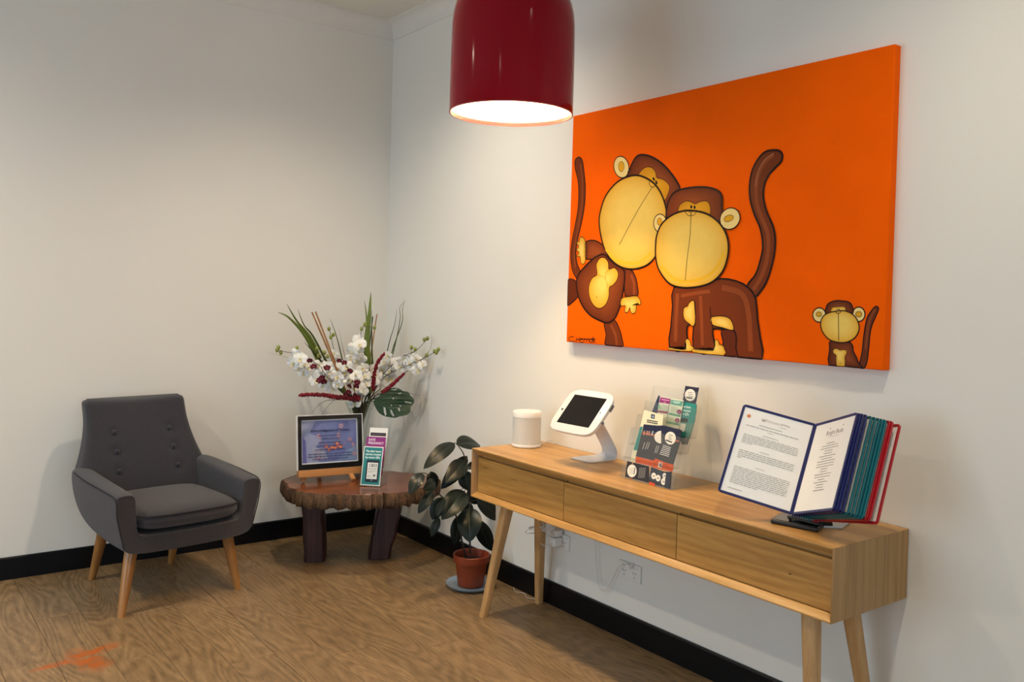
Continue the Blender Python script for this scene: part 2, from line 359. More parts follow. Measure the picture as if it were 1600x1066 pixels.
# ------------------------------------------------------------------ room
H = 3.118; X0, Y0 = -5.0, -8.0
def struct(o): o['kind'] = 'structure'; return o
fl = struct(B().mm((X0-.1, Y0-.1, -.12), (0.1, 0.1, -0.006)).obj('floor', M['subfloor']))
pl_cache = {}
PW, PL, GAP = 0.18, 1.22, 0.0012
row = 0; x = -0.04
while x > -4.3:
    x0 = x-PW; y = -((row*0.437) % 1.0)*PL*0.9 - 0.25; prev = -0.005
    while prev > -6.2:
        ln_ = prev - y
        key = round(ln_, 3)
        if key not in pl_cache:
            b = B(); a, c, e = PW/2-GAP/2, ln_/2-GAP/2, 0.0012
            b.add([(-a, -c, -.006), (a, -c, -.006), (a, c, -.006), (-a, c, -.006), (-a, -c, -e), (a, -c, -e), (a, c, -e), (-a, c, -e), (-a+e, -c+e, 0), (a-e, -c+e, 0), (a-e, c-e, 0), (-a+e, c-e, 0)],
                  [(3, 2, 1, 0), (0, 1, 5, 4), (1, 2, 6, 5), (2, 3, 7, 6), (3, 0, 4, 7), (4, 5, 9, 8), (5, 6, 10, 9), (6, 7, 11, 10), (7, 4, 8, 11), (8, 9, 10, 11)])
            pl_cache[key] = b.mesh('plank', M['floor'])
        o = bpy.data.objects.new('plank', pl_cache[key]); COL.objects.link(o); o.parent = fl; o.location = ((x+x0)/2, (prev+y)/2, 0)
        prev = y; y -= PL
    x -= PW; row += 1
o = B().mm((-0.04+GAP, -6.2, -.006), (0, -.005, 0)).obj('plank', M['floor'], fl)
o = B().mm((X0, -8, -.006), (x-.001, -.005, 0)).obj('plank', M['floor'], fl)
o = B().mm((x, -8, -.006), (0, -6.22-1.2, 0)).obj('plank', M['floor'], fl)
struct(B().mm((X0-.1, Y0-.1, H), (0.1, 0.1, H+.1)).obj('ceiling', M['ceil']))
struct(B().mm((X0-.1, 0, -.006), (0.1, .1, H)).obj('wall_back', M['wall']))
struct(B().mm((0, Y0-.1, -.006), (.1, 0, H)).obj('wall_right', M['wall']))
b = B(); b.mm((X0-.1, -.4, -.006), (X0, 0, H)).mm((X0-.1, Y0, -.006), (X0, -3.1, H)).mm((X0-.1, -3.1, -.006), (X0, -.4, .1)).mm((X0-.1, -3.1, 2.4), (X0, -.4, H))
struct(b.obj('wall_left', M['wall']))
b = B(); b.mm((X0-.1, Y0-.1, -.006), (-4, Y0, H)).mm((-1, Y0-.1, -.006), (0, Y0, H)).mm((-4, Y0-.1, -.006), (-1, Y0, .2)).mm((-4, Y0-.1, 2.4), (-1, Y0, H))
struct(b.obj('wall_front', M['wall']))
# windows (behind and to the left of the camera): the daylight of the room
def window(name, a, bb, axis):
    o = bpy.data.objects.new(name, None); COL.objects.link(o); o.location = a; struct(o); INV[o] = Matrix.Translation(-Vector(a))
    a, bb = Vector(a), Vector(bb); b = B(); t = 0.05; k = 1 if axis == 'x' else 0   # k: horizontal axis
    def bar(h0, h1, z0, z1):
        p, q = a.copy(), bb.copy(); p[k], q[k] = h0, h1; p.z, q.z = z0, z1; b.mm(p, q)
    h0, h1 = a[k], bb[k]; mid = (h0+h1)/2
    bar(h0, h0+t, a.z, bb.z); bar(h1-t, h1, a.z, bb.z); bar(mid-t/2, mid+t/2, a.z, bb.z); bar(h0, h1, a.z, a.z+t); bar(h0, h1, bb.z-t, bb.z)
    b.obj('window_frame', M['alu'], o)
    for (p0, p1) in ((h0+t, mid-t/2), (mid+t/2, h1-t)):
        p, q = a.copy(), bb.copy(); p[k], q[k] = p0, p1; p.z += t; q.z -= t; j = 1-k; m_ = (p[j]+q[j])/2; p[j], q[j] = m_-.003, m_+.003
        B().mm(p, q).obj('window_pane', M['pane'], o)
window('window_1', (X0-.07, -3.1, .1), (X0-.02, -.4, 2.4), 'x')
window('window_2', (-4, Y0-.07, .2), (-1, Y0-.02, 2.4), 'y')
# skirting and cove cornice
SH = 0.108
def skirt(name, a, d, nrm):
    a, d, nrm = Vector(a), Vector(d), Vector(nrm)
    prof = [(0, 0), (.014, 0), (.014, SH-.006), (.010, SH), (0, SH)]
    struct(B().prism([a+nrm*p+Vector((0, 0, q)) for p, q in prof], d).obj(name, M['skirt']))
skirt('baseboard_back', (X0, 0, 0.0002), (-X0, 0, 0), (0, -1, 0))
skirt('baseboard_right', (0, -.014, 0.0002), (0, Y0+.014, 0), (-1, 0, 0))
def cove(name, a, d, nrm, mitre):
    a, d, nrm = Vector(a), Vector(d), Vector(nrm); z0 = 3.024; hh = H-z0; w_ = .085
    pr = [(0, z0), (.006, z0), (.008, z0+.006)] + [(.008+(w_-.014)*(1-math.cos(t)), z0+.006+(hh-.014)*math.sin(t)) for t in [PI/2*i/8 for i in range(1, 9)]] + [(w_, H-.006), (w_, H), (0, H)]
    A = [a+nrm*p+Vector((0, 0, q)) + d.normalized()*(p if mitre else 0)*0 for p, q in pr]
    Bv = [p+d for p in A]
    # mitre at the corner end (first ring)
    A = [v + d.normalized()*pp[0] for v, pp in zip(A, pr)]
    b = B(); b.rings([A, Bv]); struct(b.obj(name, M['cornice'], smooth=40))
cove('trim_1', (0, 0, 0), (X0, 0, 0), (0, -1, 0), True)
cove('trim_2', (0, 0, 0), (0, Y0, 0), (-1, 0, 0), True)

# ------------------------------------------------------------------ wall painting
PX = -0.037; PY0, PY1, PZ0, PZ1 = -1.783, -3.336, 1.249, 2.287
wp = thing('wall_painting', 'large orange canvas painting of three cartoon monkeys hanging on the right wall', 'painting', (0, PY0, PZ0))
B().mm((PX, PY1, PZ0), (-0.001, PY0, PZ1)).obj('canvas', M['canvas'], wp, bevel=0.003)
c1 = lambda L_: [(870+u/2.665, 200+v/2.665) for u, v in L_]
c2 = lambda L_: [(1200+u/5.33, 400+v/5.33) for u, v in L_]
def pp(L_):
    out = []
    for (u, v) in L_:
        p = onx(u, v, PX); out.append((min(max(PY0-p.y, 0.001), PY0-PY1-.001), min(max(p.z-PZ0, 0.001), PZ1-PZ0-.001)))
    return out
def mean(P): return (sum(p[0] for p in P)/len(P), sum(p[1] for p in P)/len(P))
BR, BRH, BRD, YE, YEL, YED, PALE, BLK = '6A2C0A', '84401A', '572006', 'DCA01C', 'EDCB66', 'C88A10', 'F0D488', '1C0A06'
class Fig(Ink):
    def shape(s, pts, conv, fill, inner=None, k=4, wd=.0055, sc=.3, power=1., outline=BLK, off=(0, 0)):
        P = pp(smooth2(conv(pts), k)); 
        if inner:
            c = mean(P); s.poly(P, fill); s.grad(P, fill, inner, c[0]+off[0], c[1]+off[1], 7, sc, power)
        else: s.poly(P, fill)
        if outline: s.line(P, wd, outline, True)
    def stroke(s, pts, conv, wd, col, k=4): s.line(pp(smooth2(conv(pts), k, False)), wd, col)
    def el(s, cx, cy, rx, ry, conv, fill, inner=None, rot=0, wd=.004, outline=BLK):
        s.shape([(cx+rx*math.cos(a)*math.cos(rot)-ry*math.sin(a)*math.sin(rot), cy+rx*math.cos(a)*math.sin(rot)+ry*math.sin(a)*math.cos(rot)) for a in [2*PI*i/14 for i in range(14)]], conv, fill, inner, 2, wd, .3, 1., outline)
f1 = Fig(0.000025)
f1.shape([(92, 122), (106, 135), (113, 180), (119, 240), (117, 310), (108, 370), (95, 430), (84, 480), (80, 520), (85, 565), (100, 605), (88, 630), (68, 600), (60, 560), (59, 510), (66, 460), (78, 400), (88, 340), (92, 280), (89, 220), (78, 170), (77, 135)], c1, BR)
f1.stroke([(98, 150), (106, 210), (107, 290), (99, 360), (84, 440), (72, 520), (78, 580)], c1, .008, BRH)
f1.shape([(44, 632), (82, 640), (92, 690), (78, 715), (43, 740), (42, 690)], c1, BRD, k=3)
f1.shape([(198, 808), (240, 800), (262, 840), (272, 880), (273, 916), (204, 911), (206, 860)], c1, BR, k=3)
f1.stroke([(225, 820), (244, 860), (250, 905)], c1, .012, BRH)
f1.shape([(118, 478), (150, 468), (185, 482), (215, 520), (215, 565), (150, 548), (122, 545), (118, 510)], c1, BR, BRH)
f1.shape([(285, 588), (312, 594), (328, 620), (336, 655), (338, 697), (312, 706), (286, 700), (282, 650)], c1, BR)
f1.stroke([(310, 610), (322, 650), (322, 695)], c1, .012, BRH)
f1.shape([(200, 528), (240, 565), (278, 590), (284, 620), (280, 660), (272, 710), (262, 750), (242, 793), (212, 812), (175, 800), (140, 780), (110, 745), (90, 700), (82, 650), (90, 612), (120, 575), (152, 545), (178, 530)], c1, BRD, BRH, wd=.008, power=.7)
f1.shape([(168, 610), (165, 570), (180, 543), (200, 541), (215, 560), (218, 588), (240, 582), (256, 602), (252, 632), (235, 655), (220, 665), (218, 700), (205, 735), (180, 752), (155, 740), (137, 705), (134, 660), (148, 625)], c1, YE, YEL, wd=.004)
f1.stroke([(170, 612), (195, 620), (208, 640), (212, 662)], c1, .003, YED); f1.stroke([(218, 590), (203, 605), (206, 628)], c1, .003, YED)
f1.el(167, 705, 3, 4, c1, YED, outline=None)
f1.shape([(120, 478), (113, 458), (98, 455), (94, 472), (82, 477), (92, 494), (82, 508), (94, 520), (84, 536), (98, 537), (100, 560), (110, 568), (119, 556), (121, 520)], c1, YE, YEL, k=3, wd=.003)
f1.shape([(274, 708), (300, 703), (334, 700), (350, 722), (347, 738), (334, 730), (330, 764), (318, 774), (308, 766), (305, 748), (296, 768), (283, 765), (286, 740), (270, 742), (266, 728)], c1, YE, YEL, k=3, wd=.003)
for u in range(275, 336, 7): f1.stroke([(u, 696), (u-2, 709)], c1, .002, BLK, 1)
for v in range(482, 542, 7): f1.stroke([(115, v), (128, v+2)], c1, .002, BLK, 1)
f1.el(270, 163, 31, 45, c1, PALE, rot=-.15); f1.el(270, 161, 12, 21, c1, YE, wd=.002)
f1.shape([(298, 208), (308, 165), (328, 125), (352, 112), (392, 119), (436, 146), (473, 184), (502, 225), (514, 258), (500, 300), (470, 330), (430, 360), (340, 300)], c1, BRD, BRH, wd=.008, power=.8)
f1.shape([(338, 210), (350, 182), (372, 164), (396, 165), (412, 182), (418, 206), (441, 213), (462, 228), (471, 248), (463, 278), (447, 305), (400, 330), (350, 260)], c1, YED, YE, wd=.003)
f1.shape([(178, 400), (185, 340), (206, 282), (246, 232), (292, 205), (342, 198), (395, 222), (430, 262), (452, 318), (459, 372), (451, 430), (432, 495), (405, 545), (370, 575), (320, 588), (270, 580), (226, 547), (195, 490)], c1, YE, YEL, wd=.008, sc=.45, power=.5, off=(.0, .02), k=5)
f1.stroke([(205, 505), (240, 545), (290, 562), (345, 560), (395, 520)], c1, .012, 'E8B428')
f1.el(405, 213, 4.5, 8, c1, BLK, rot=-.4, outline=None); f1.el(416, 227, 4.5, 8, c1, BLK, rot=-.4, outline=None)
f1.stroke([(386, 222), (388, 238), (400, 247), (412, 240), (417, 230)], c1, .003, BLK)
f1.stroke([(398, 248), (350, 325), (305, 405), (262, 487)], c1, .0028, BLK)
f1.build('painted_monkey', M['paint'], wp, (PX-.0006, PY0, PZ0), (0, -1, 0), (0, 0, 1), 'tall brown monkey leaning its big yellow muzzle to the right')
f2 = Fig(0.000025)
f2.shape([(795, 660), (830, 610), (850, 550), (860, 490), (850, 420), (825, 360), (808, 300), (805, 240), (815, 180), (840, 130), (870, 100), (905, 93), (930, 97), (941, 115), (936, 140), (912, 165), (885, 195), (866, 238), (862, 290), (876, 350), (902, 410), (911, 460), (908, 520), (895, 580), (875, 640), (850, 680), (825, 702)], c1, BR, wd=.008)
f2.stroke([(905, 112), (870, 140), (843, 190), (832, 250), (836, 320), (862, 390), (882, 450), (880, 530), (858, 610), (820, 675)], c1, .016, BRH); f2.stroke([(905, 108), (868, 134), (840, 185), (828, 245)], c1, .006, '9A6040')
f2.shape([(688, 832), (752, 848), (758, 955), (700, 950), (694, 890)], c1, BRD, k=2)
f2.shape([(490, 665), (484, 740), (477, 830), (471, 916), (540, 926), (543, 850), (548, 822), (572, 826), (572, 930), (657, 936), (655, 880), (651, 838), (690, 838), (738, 842), (750, 875), (757, 955), (856, 963), (850, 880), (838, 800), (830, 712), (800, 665), (750, 638), (680, 628), (600, 650)], c1, BR, k=2, wd=.007)
f2.stroke([(505, 690), (500, 780), (496, 890)], c1, .018, BRH); f2.stroke([(600, 700), (605, 800), (608, 905)], c1, .016, BRH); f2.stroke([(690, 665), (770, 690), (800, 770), (810, 930)], c1, .022, BRH); f2.stroke([(520, 700), (570, 690), (640, 680)], c1, .014, BRH)
f2.shape([(528, 772), (532, 748), (547, 742), (553, 728), (577, 722), (578, 824), (552, 815), (533, 797)], c1, YE, YEL, k=2, wd=.004)
f2.shape([(642, 790), (690, 783), (726, 797), (738, 842), (690, 832), (650, 820)], c1, YE, YEL, k=3, wd=.004)
f2.stroke([(575, 722), (580, 800), (572, 826)], c1, .004, BLK); f2.stroke([(640, 745), (645, 800), (652, 838)], c1, .004, BLK)
f2.shape([(470, 914), (500, 920), (540, 922), (538, 885), (548, 878), (558, 888), (562, 905), (570, 912), (571, 931), (471, 925)], c1, YE, YEL, k=2, wd=.003)
f2.shape([(573, 920), (655, 926), (660, 884), (674, 885), (680, 902), (694, 906), (700, 920), (697, 948), (574, 936)], c1, YE, YEL, k=2, wd=.003)
for u in range(474, 540, 7): f2.stroke([(u, 908), (u+2, 923)], c1, .002, BLK, 1)
for u in range(578, 655, 7): f2.stroke([(u, 914), (u+2, 931)], c1, .002, BLK, 1)
f2.shape([(462, 390), (460, 340), (475, 290), (505, 262), (560, 249), (620, 247), (665, 258), (688, 280), (690, 325), (684, 385), (600, 420), (500, 410)], c1, BRD, BRH, wd=.008, power=.8)
f2.shape([(508, 355), (515, 322), (540, 305), (562, 308), (580, 316), (600, 307), (630, 306), (642, 332), (636, 365), (575, 390), (525, 380)], c1, YED, YE, wd=.003)
f2.el(433, 397, 27, 38, c1, PALE); f2.el(431, 391, 10, 15, c1, YE, wd=.002)
f2.el(724, 378, 40, 46, c1, PALE, rot=.5); f2.el(719, 377, 21, 13, c1, YE, rot=-.35, wd=.002)
f2.shape([(414, 500), (420, 445), (442, 398), (482, 364), (530, 346), (580, 346), (632, 360), (676, 392), (706, 437), (718, 490), (712, 548), (690, 603), (648, 643), (590, 662), (522, 665), (470, 647), (430, 595), (416, 548)], c1, YE, YEL, wd=.008, sc=.45, power=.5, off=(0, .02), k=5)
f2.stroke([(438, 575), (490, 628), (550, 640), (620, 622), (670, 580), (700, 515)], c1, .013, 'E8B428')
f2.el(563, 329, 4.5, 7, c1, BLK, outline=None); f2.el(577, 331, 4.5, 7, c1, BLK, outline=None)
f2.stroke([(537, 350), (548, 347), (560, 352), (562, 365), (550, 364), (538, 352)], c1, .0026, BLK); f2.stroke([(584, 350), (573, 347), (563, 353), (562, 365), (574, 363), (584, 352)], c1, .0026, BLK)
f2.stroke([(562, 366), (558, 450), (546, 545), (538, 636)], c1, .0028, BLK)
f2.build('painted_monkey', M['paint'], wp, (PX-.0006, PY0, PZ0), (0, -1, 0), (0, 0, 1), 'brown monkey on all fours with a long raised tail', sub_z=.0022)
f3 = Fig(0.000025)
f3.shape([(765, 890), (785, 800), (795, 700), (805, 620), (825, 520), (860, 460), (895, 421), (918, 428), (920, 450), (895, 510), (865, 580), (850, 650), (840, 760), (825, 880), (800, 936), (765, 930)], c2, BR, k=3, wd=.004)
f3.stroke([(893, 445), (850, 530), (828, 640), (815, 780)], c2, .008, BRH)
f3.shape([(525, 705), (515, 755), (512, 800), (508, 913), (640, 920), (790, 934), (762, 905), (740, 850), (710, 790), (690, 722)], c2, BRD, BRH, k=2, wd=.004)
f3.shape([(540, 795), (550, 775), (575, 770), (600, 784), (630, 780), (655, 788), (658, 812), (642, 845), (640, 921), (572, 917), (568, 830), (548, 815)], c2, YE, YEL, k=2, wd=.0025)
f3.el(603, 893, 4, 4, c2, BLK, outline=None)
f3.el(428, 492, 54, 60, c2, PALE); f3.el(425, 486, 23, 19, c2, YE, wd=.002); f3.el(757, 486, 52, 60, c2, PALE); f3.el(757, 486, 26, 23, c2, YE, wd=.002)
f3.shape([(483, 485), (487, 425), (510, 392), (560, 374), (620, 374), (675, 385), (703, 420), (708, 478), (640, 510), (550, 510)], c2, BRD, BRH, wd=.004)
f3.shape([(525, 475), (535, 432), (580, 424), (640, 424), (650, 450), (668, 475), (640, 510), (550, 510)], c2, YE, YEL, k=3, wd=.002)
f3.shape([(440, 575), (455, 512), (500, 477), (560, 462), (625, 456), (682, 472), (732, 512), (760, 580), (752, 640), (715, 690), (650, 720), (575, 718), (510, 695), (460, 640)], c2, YE, YEL, wd=.004, sc=.4, power=.7, k=4, off=(0, .01))
f3.ell(*pp(c2([(578, 446)]))[0], .0022, .0022, BLK); f3.ell(*pp(c2([(594, 446)]))[0], .0022, .0022, BLK)
f3.stroke([(560, 462), (572, 474), (587, 478), (602, 472), (612, 458)], c2, .0024, BLK); f3.stroke([(588, 479), (589, 600), (591, 706)], c2, .0024, BLK)
f3.build('painted_monkey', M['paint'], wp, (PX-.0006, PY0, PZ0), (0, -1, 0), (0, 0, 1), 'small sitting monkey in the lower right corner')
sg = Fig(0.000025)
for st in [[(72, 870), (56, 870), (50, 882), (60, 890), (74, 886)], [(82, 872), (80, 893)], [(82, 882), (94, 880)], [(94, 870), (93, 892)], [(110, 878), (99, 878), (99, 892), (111, 892)], [(114, 892), (114, 879), (122, 878)], [(125, 892), (126, 879), (134, 879), (134, 892)], [(147, 878), (139, 880), (139, 892), (148, 892)], [(150, 870), (149, 892)], [(153, 872), (153, 896)], [(163, 878), (156, 884), (162, 895)], [(90, 880), (158, 880)]]:
    sg.stroke(st, c1, .0038, '2A1208', 2)
sg.build('signature', M['paint'], wp, (PX-.0006, PY0, PZ0), (0, -1, 0), (0, 0, 1))

# ------------------------------------------------------------------ pendant lamp
LC = Vector((-0.678, -2.168, 2.142)); LR = 0.2345
lp = thing('pendant_lamp', 'glossy dark red bell-shaped pendant lamp hanging above the console', 'lamp', LC)
outer = [(LR, 0), (LR*1.0, .1), (LR*.998, .22), (LR*.99, .33), (LR*.975, .372), (LR*.94, .41), (LR*.87, .445), (LR*.75, .475), (LR*.55, .495), (.06, .505), (.035, .507)]
inner = [(r-.004, max(z-.004, 0.001)) for r, z in reversed(outer)]
b = B(); b.lathe(outer, LC, 96); b.obj('shade', M['red'], lp, smooth=60, recalc=False)
b = B(); b.lathe([(r-.0035, z-.003) for r, z in reversed(outer) if z > .02]+[(LR-.0035, .014)], LC, 96); b.obj('shade_lining', M['shadein'], lp, smooth=60, recalc=False)
b = B(); b.lathe([(LR-.0032, .0142), (LR-.0045, .013), (LR-.0045, -.001), (LR+.0008, -.001), (LR+.0008, .003), (LR, .003)], LC, 96); b.obj('rim', M['redrim'], lp, smooth=40, recalc=False)
B().tube([LC+Vector((0, 0, z)) for z in (.50, .56)], .03, 24).obj('cap', M['metal'], lp, smooth=40)
B().tube([LC+Vector((0, 0, z)) for z in (.56, H-LC.z-.02)], .003, 8).obj('cord', M['black'], lp)
B().lathe([(0.0, H-LC.z-.03), (.05, H-LC.z-.025), (.06, H-LC.z), (0, H-LC.z)], LC, 32).obj('ceiling_rose', M['white'], lp, smooth=40)
B().tube([LC+Vector((0, 0, z)) for z in (.5, .33)], .02, 16).obj('bulb_holder', M['white'], lp, smooth=40)
B().ball(LC+Vector((0, 0, .27)), .042, 20, 12).obj('bulb', M['bulb'], lp, smooth=60)
b = B(); ang0 = math.radians(-6)
b.rings([[LC+Vector(((LR-.0055)*math.cos(a), (LR-.0055)*math.sin(a), z)) for z in (.018, .048)] for a in [ang0+i*.04 for i in range(9)]], cap=False); b.f = [f for f in b.f]
b.obj('sticker', mat('yellowed_sticker', 'EFE9D2', .6), lp, recalc=False)

# ------------------------------------------------------------------ console
KD, K0, K1, Z0, Z1 = -0.413, -1.587, -3.42, 0.538, 0.758
cn = thing('console_table', 'long light oak console with three drawers on splayed legs under the painting', 'console table', ((KD)/2, (K0+K1)/2, 0))
DX = -0.392; BK = -0.004; T = 0.028; E_ = 0.005
# mitred case: outer shell thin at the front edge, thickening back to the drawer line
def xz(y0, y1, pr, name, m):  # profile in x,z swept along y (used for top and bottom)
    b = B(); b.prism([Vector((x, y0, z)) for x, z in pr], (0, y1-y0, 0)); b.obj(name, m, cn, bevel=.0012)
xz(K0-.0009, K1+.0009, [(BK, Z1), (KD, Z1), (KD, Z1-E_), (DX-.0, Z1-.030), (DX+.02, Z1-.030), (DX+.02, Z1-.022), (BK, Z1-.022)], 'top_panel', M['oakY'])
xz(K0-.0009, K1+.0009, [(BK, Z0), (BK, Z0+.022), (DX+.02, Z0+.022), (DX, Z0+.022), (KD, Z0+E_), (KD, Z0)], 'bottom_panel', M['oakY'])
for s_, y in ((-1, K0), (1, K1)):
    pr = [(BK, y), (KD, y), (KD, y+s_*E_), (DX, y+s_*.017), (BK, y+s_*.017)]
    B().prism([Vector((x, q, Z0+.0007)) for x, q in pr], (0, 0, Z1-Z0-.0014)).obj('side_panel', M['oakZ'], cn, bevel=.0012)
B().mm((BK-.006, K0-.017, Z0+.02), (BK, K1+.017, Z1-.02)).obj('back_panel', M['oakY'], cn)
dys = [-1.6045, -2.2045, -2.8035, -3.4025]
for i in range(3):
    b = B(); b.mm((DX+.004, dys[i]-.0015, Z0+.0245), (DX+.024, dys[i+1]+.0015, Z1-.042)); d = b.obj('drawer', M['oakdr'], cn, bevel=.001)
    B().mm((DX+.024, dys[i]-.003, Z0+.03), (-.03, dys[i+1]+.003, Z1-.024)).obj('drawer_box', M['oakY'], d)
for (k, (u0, v0, u1, v1)) in enumerate([(753, 730, 764, 732), (794, 748, 812, 752), (1231, 896.3, 1238, 898), ]):
    p, q = onx(u0, v0, DX+.0036), onx(u1, v1, DX+.0036); bb = B(); w2 = .0011 if k < 2 else .0022
    bb.add([(DX+.0032, p.y, p.z), (DX+.0032, (p.y+q.y)/2, (p.z+q.z)/2+w2), (DX+.0032, q.y, q.z), (DX+.0032, (p.y+q.y)/2, (p.z+q.z)/2-w2)], [(0, 1, 2, 3)])
    bb.obj('knot', mat('dark_knot', '4A2A12', .6), cn, recalc=False)
for (fx, fy, tx, ty) in ((-.37, -1.655, -.30, -1.728), (-.045, -1.650, -.112, -1.722), (-.372, -3.352, -.302, -3.279), (-.045, -3.357, -.112, -3.285)):
    rs = []
    for t in (0, .5, 1):
        c = Vector((fx+(tx-fx)*t, fy+(ty-fy)*t, Z0*t)); hw = .0165+(.0265-.0165)*t
        rs.append([c+Vector((hw*math.copysign(abs(math.cos(a))**.55, math.cos(a)), hw*math.copysign(abs(math.sin(a))**.55, math.sin(a)), 0)) for a in [2*PI*k/24 for k in range(24)]])
    b = B(); b.rings(rs); b.obj('leg', M['legpale'], cn, smooth=40)

# ------------------------------------------------------------------ armchair
CH = thing('armchair', 'charcoal fabric armchair with buttoned back and tapered wooden legs by left wall', 'armchair', (-1.463, -.475, 0), math.radians(8))
def U_ring(Y, zt, wo, wb, zb, wi, zf, n_in=4):
    right = [(0, zf), (wi-.05, zf), (wi-.015, zf+.012), (wi-.004, zf+.05), (wi, zt-.022), (wi+.007, zt-.002), ((wi+wo)/2, zt+.003), (wo-.006, zt-.002), (wo, zt-.018), (wo-.006, zt-.09), (wo-.026, zb+.10), (wb+.014, zb+.030), (wb-.012, zb+.003), (wb*.5, zb-.004), (0, zb-.004)]
    left = [(-x, z) for x, z in reversed(right[1:-1])]
    return [Vector((x, Y, z)) for x, z in right+left]
rs = []
for (Y, zt, wo, wb, k) in [(-.335, .530, .332, .281, .008), (-.340, .536, .337, .286, .003), (-.334, .541, .341, .290, 0), (-.25, .548, .345, .291, 0), (-.10, .557, .351, .290, 0), (.08, .568, .350, .272, 0), (.20, .578, .338, .255, .0), (.27, .56, .322, .24, .01), (.30, .53, .305, .22, .03)]:
    rs.append(U_ring(Y, zt, wo, wb, .272+k, .252+k, .345-k*.3))
b = B(); b.rings(rs, cap=False)
for base_ in (0, (len(rs)-1)*28):
    for q_ in ((0, 1, 13, 14), (1, 2, 12, 13), (2, 3, 11, 12), (3, 4, 10, 11), (4, 5, 9, 10), (5, 6, 7, 8), (5, 8, 9)):
        b.f.append([base_+j for j in q_]); b.f.append([base_+(28-j if 0 < j < 14 else j) for j in reversed(q_)])
b.obj('body', M['fabric'], CH, world=False, smooth=70, sub=2)
# piping along the outer front edge of each arm
for s_ in (-1, 1):
    path = [(s_*.337, .18, .560), (s_*.3490, .0, .552), (s_*.345, -.2, .543), (s_*.339, -.330, .527), (s_*.333, -.339, .45), (s_*.318, -.339, .38), (s_*.300, -.337, .305)]
    B().tube(smooth2(path, 4, False), .0028, 6).obj('piping', M['piping'], CH, world=False, smooth=60)
# back: superellipse rings with button dimples
btn = []
for X_, n_ in ((-.137, 0), (.137, 1)):
    for z_ in (.725, .635, .545): btn.append((X_*(1+.12*(.725-z_)/.18 if X_ > 0 else 1), z_))
def back_c(z):
    t = (z-.33)/(.885-.33); hw = .250+.072*max(0, min(1, (.80-z)/.27))**1.7-.10*max(0, (.50-z)/.17)**1.5; yc = .145+.205*t; th = .062-.020*t
    return hw, yc, th
def rrect(hx, hy, r, n):
    """n points spread evenly round a rounded rectangle"""
    segs = []; L1, L2, A = 2*(hx-r), 2*(hy-r), PI*r/2; per = 2*(L1+L2)+4*A; out = []
    for k in range(n):
        s_ = per*k/n
        for (kind, ln, c, d) in (('l', L1, (-hx+r, -hy), (1, 0)), ('a', A, (hx-r, -hy+r), -90), ('l', L2, (hx, -hy+r), (0, 1)), ('a', A, (hx-r, hy-r), 0), ('l', L1, (hx-r, hy), (-1, 0)), ('a', A, (-hx+r, hy-r), 90), ('l', L2, (-hx, hy-r), (0, -1)), ('a', A, (-hx+r, -hy+r), 180)):
            if s_ <= ln+1e-9:
                if kind == 'l': out.append((c[0]+d[0]*s_, c[1]+d[1]*s_))
                else: a = math.radians(d)+s_/r; out.append((c[0]+r*math.cos(a), c[1]+r*math.sin(a)))
                break
            s_ -= ln
    return out
rs = []; NZ = 60; NP = 200
for i in range(NZ+1):
    z = .33+(.885-.33)*i/NZ; hw, yc, th = back_c(z); e = min(1, (NZ-i)/3); sh = (1-(1-e)**2)**.5 if e < 1 else 1
    r = []
    for X_, Y_ in rrect(hw-(1-sh)*.022, th-(1-sh)*.026, min(.030, (th-(1-sh)*.026)*.8), NP):
        Yv = yc+Y_
        if Y_ < -.3*th:
            Yv -= .018*math.cos(min(1, abs(X_)/hw)*PI/2)*math.sin(max(0, min(1, (z-.36)/.5))*PI)
            for bx, bz in btn: Yv += .008*math.exp(-((X_-bx)**2+(z-bz)**2)/.0007)
        dip = -.010*math.exp(-(X_/.17)**2)*max(0, (z-.80)/.085)
        r.append(Vector((X_, Yv, z+dip)))
    rs.append(r)
b = B(); b.rings(rs); b.obj('backrest', M['fabric'], CH, world=False, smooth=60)
for bx, bz in btn:
    hw, yc, th = back_c(bz); Yv = yc-th-.018*math.cos(min(1, abs(bx)/hw)*PI/2)*math.sin((bz-.36)/.5*PI)+.002
    B().ball((bx, Yv, bz), .0135, 14, 8, (1, .7, 1)).obj('button', M['fabric'], CH, world=False, smooth=60)
# seat cushion
def cush(zc, hx, y0, y1, hz, n=80, m=14):
    rs = []
    for i in range(m+1):
        a = -PI/2+PI*i/m; k = math.cos(a)**.45 if math.cos(a) > 0 else 0; zz = math.sin(a)
        r = []
        for j in range(n):
            q = 2*PI*j/n; cx, sy = math.cos(q), math.sin(q)
            ex = math.copysign(abs(cx)**.32, cx); ey = math.copysign(abs(sy)**.32, sy); X_ = hx*ex*(.93+.07*k if k > 0 else .93)*max(k, .0); Y_ = (y0+y1)/2+(y1-y0)/2*ey*max(k, .0)
            Y_ -= .018*(1-(X_/hx)**2)*(1 if ey < 0 else 0)*abs(ey)
            r.append(Vector((X_, Y_, zc+hz*math.copysign(abs(zz)**.8, zz)+.014*(1-(X_/hx)**2)*(1-((Y_-(y0+y1)/2)/((y1-y0)/2+.02))**2)*(1 if zz > 0 else .2))))
        rs.append(r)
    return rs
b = B(); b.rings(cush(.412, .249, -.357, .14, .054)); b.obj('seat_cushion', M['fabric'], CH, world=False, smooth=60)
pipe = []
for j in range(41):
    q = PI+PI*j/40; cx, sy = math.cos(q), math.sin(q); X_ = .2505*math.copysign(abs(cx)**.32, cx); Y_ = -.1075-.2485*abs(sy)**.32-.018*(1-(X_/.251)**2)*abs(sy)**.32
    pipe.append((X_, Y_, .436))
B().tube(pipe, .0035, 6).obj('piping', M['piping'], CH, world=False, smooth=60)
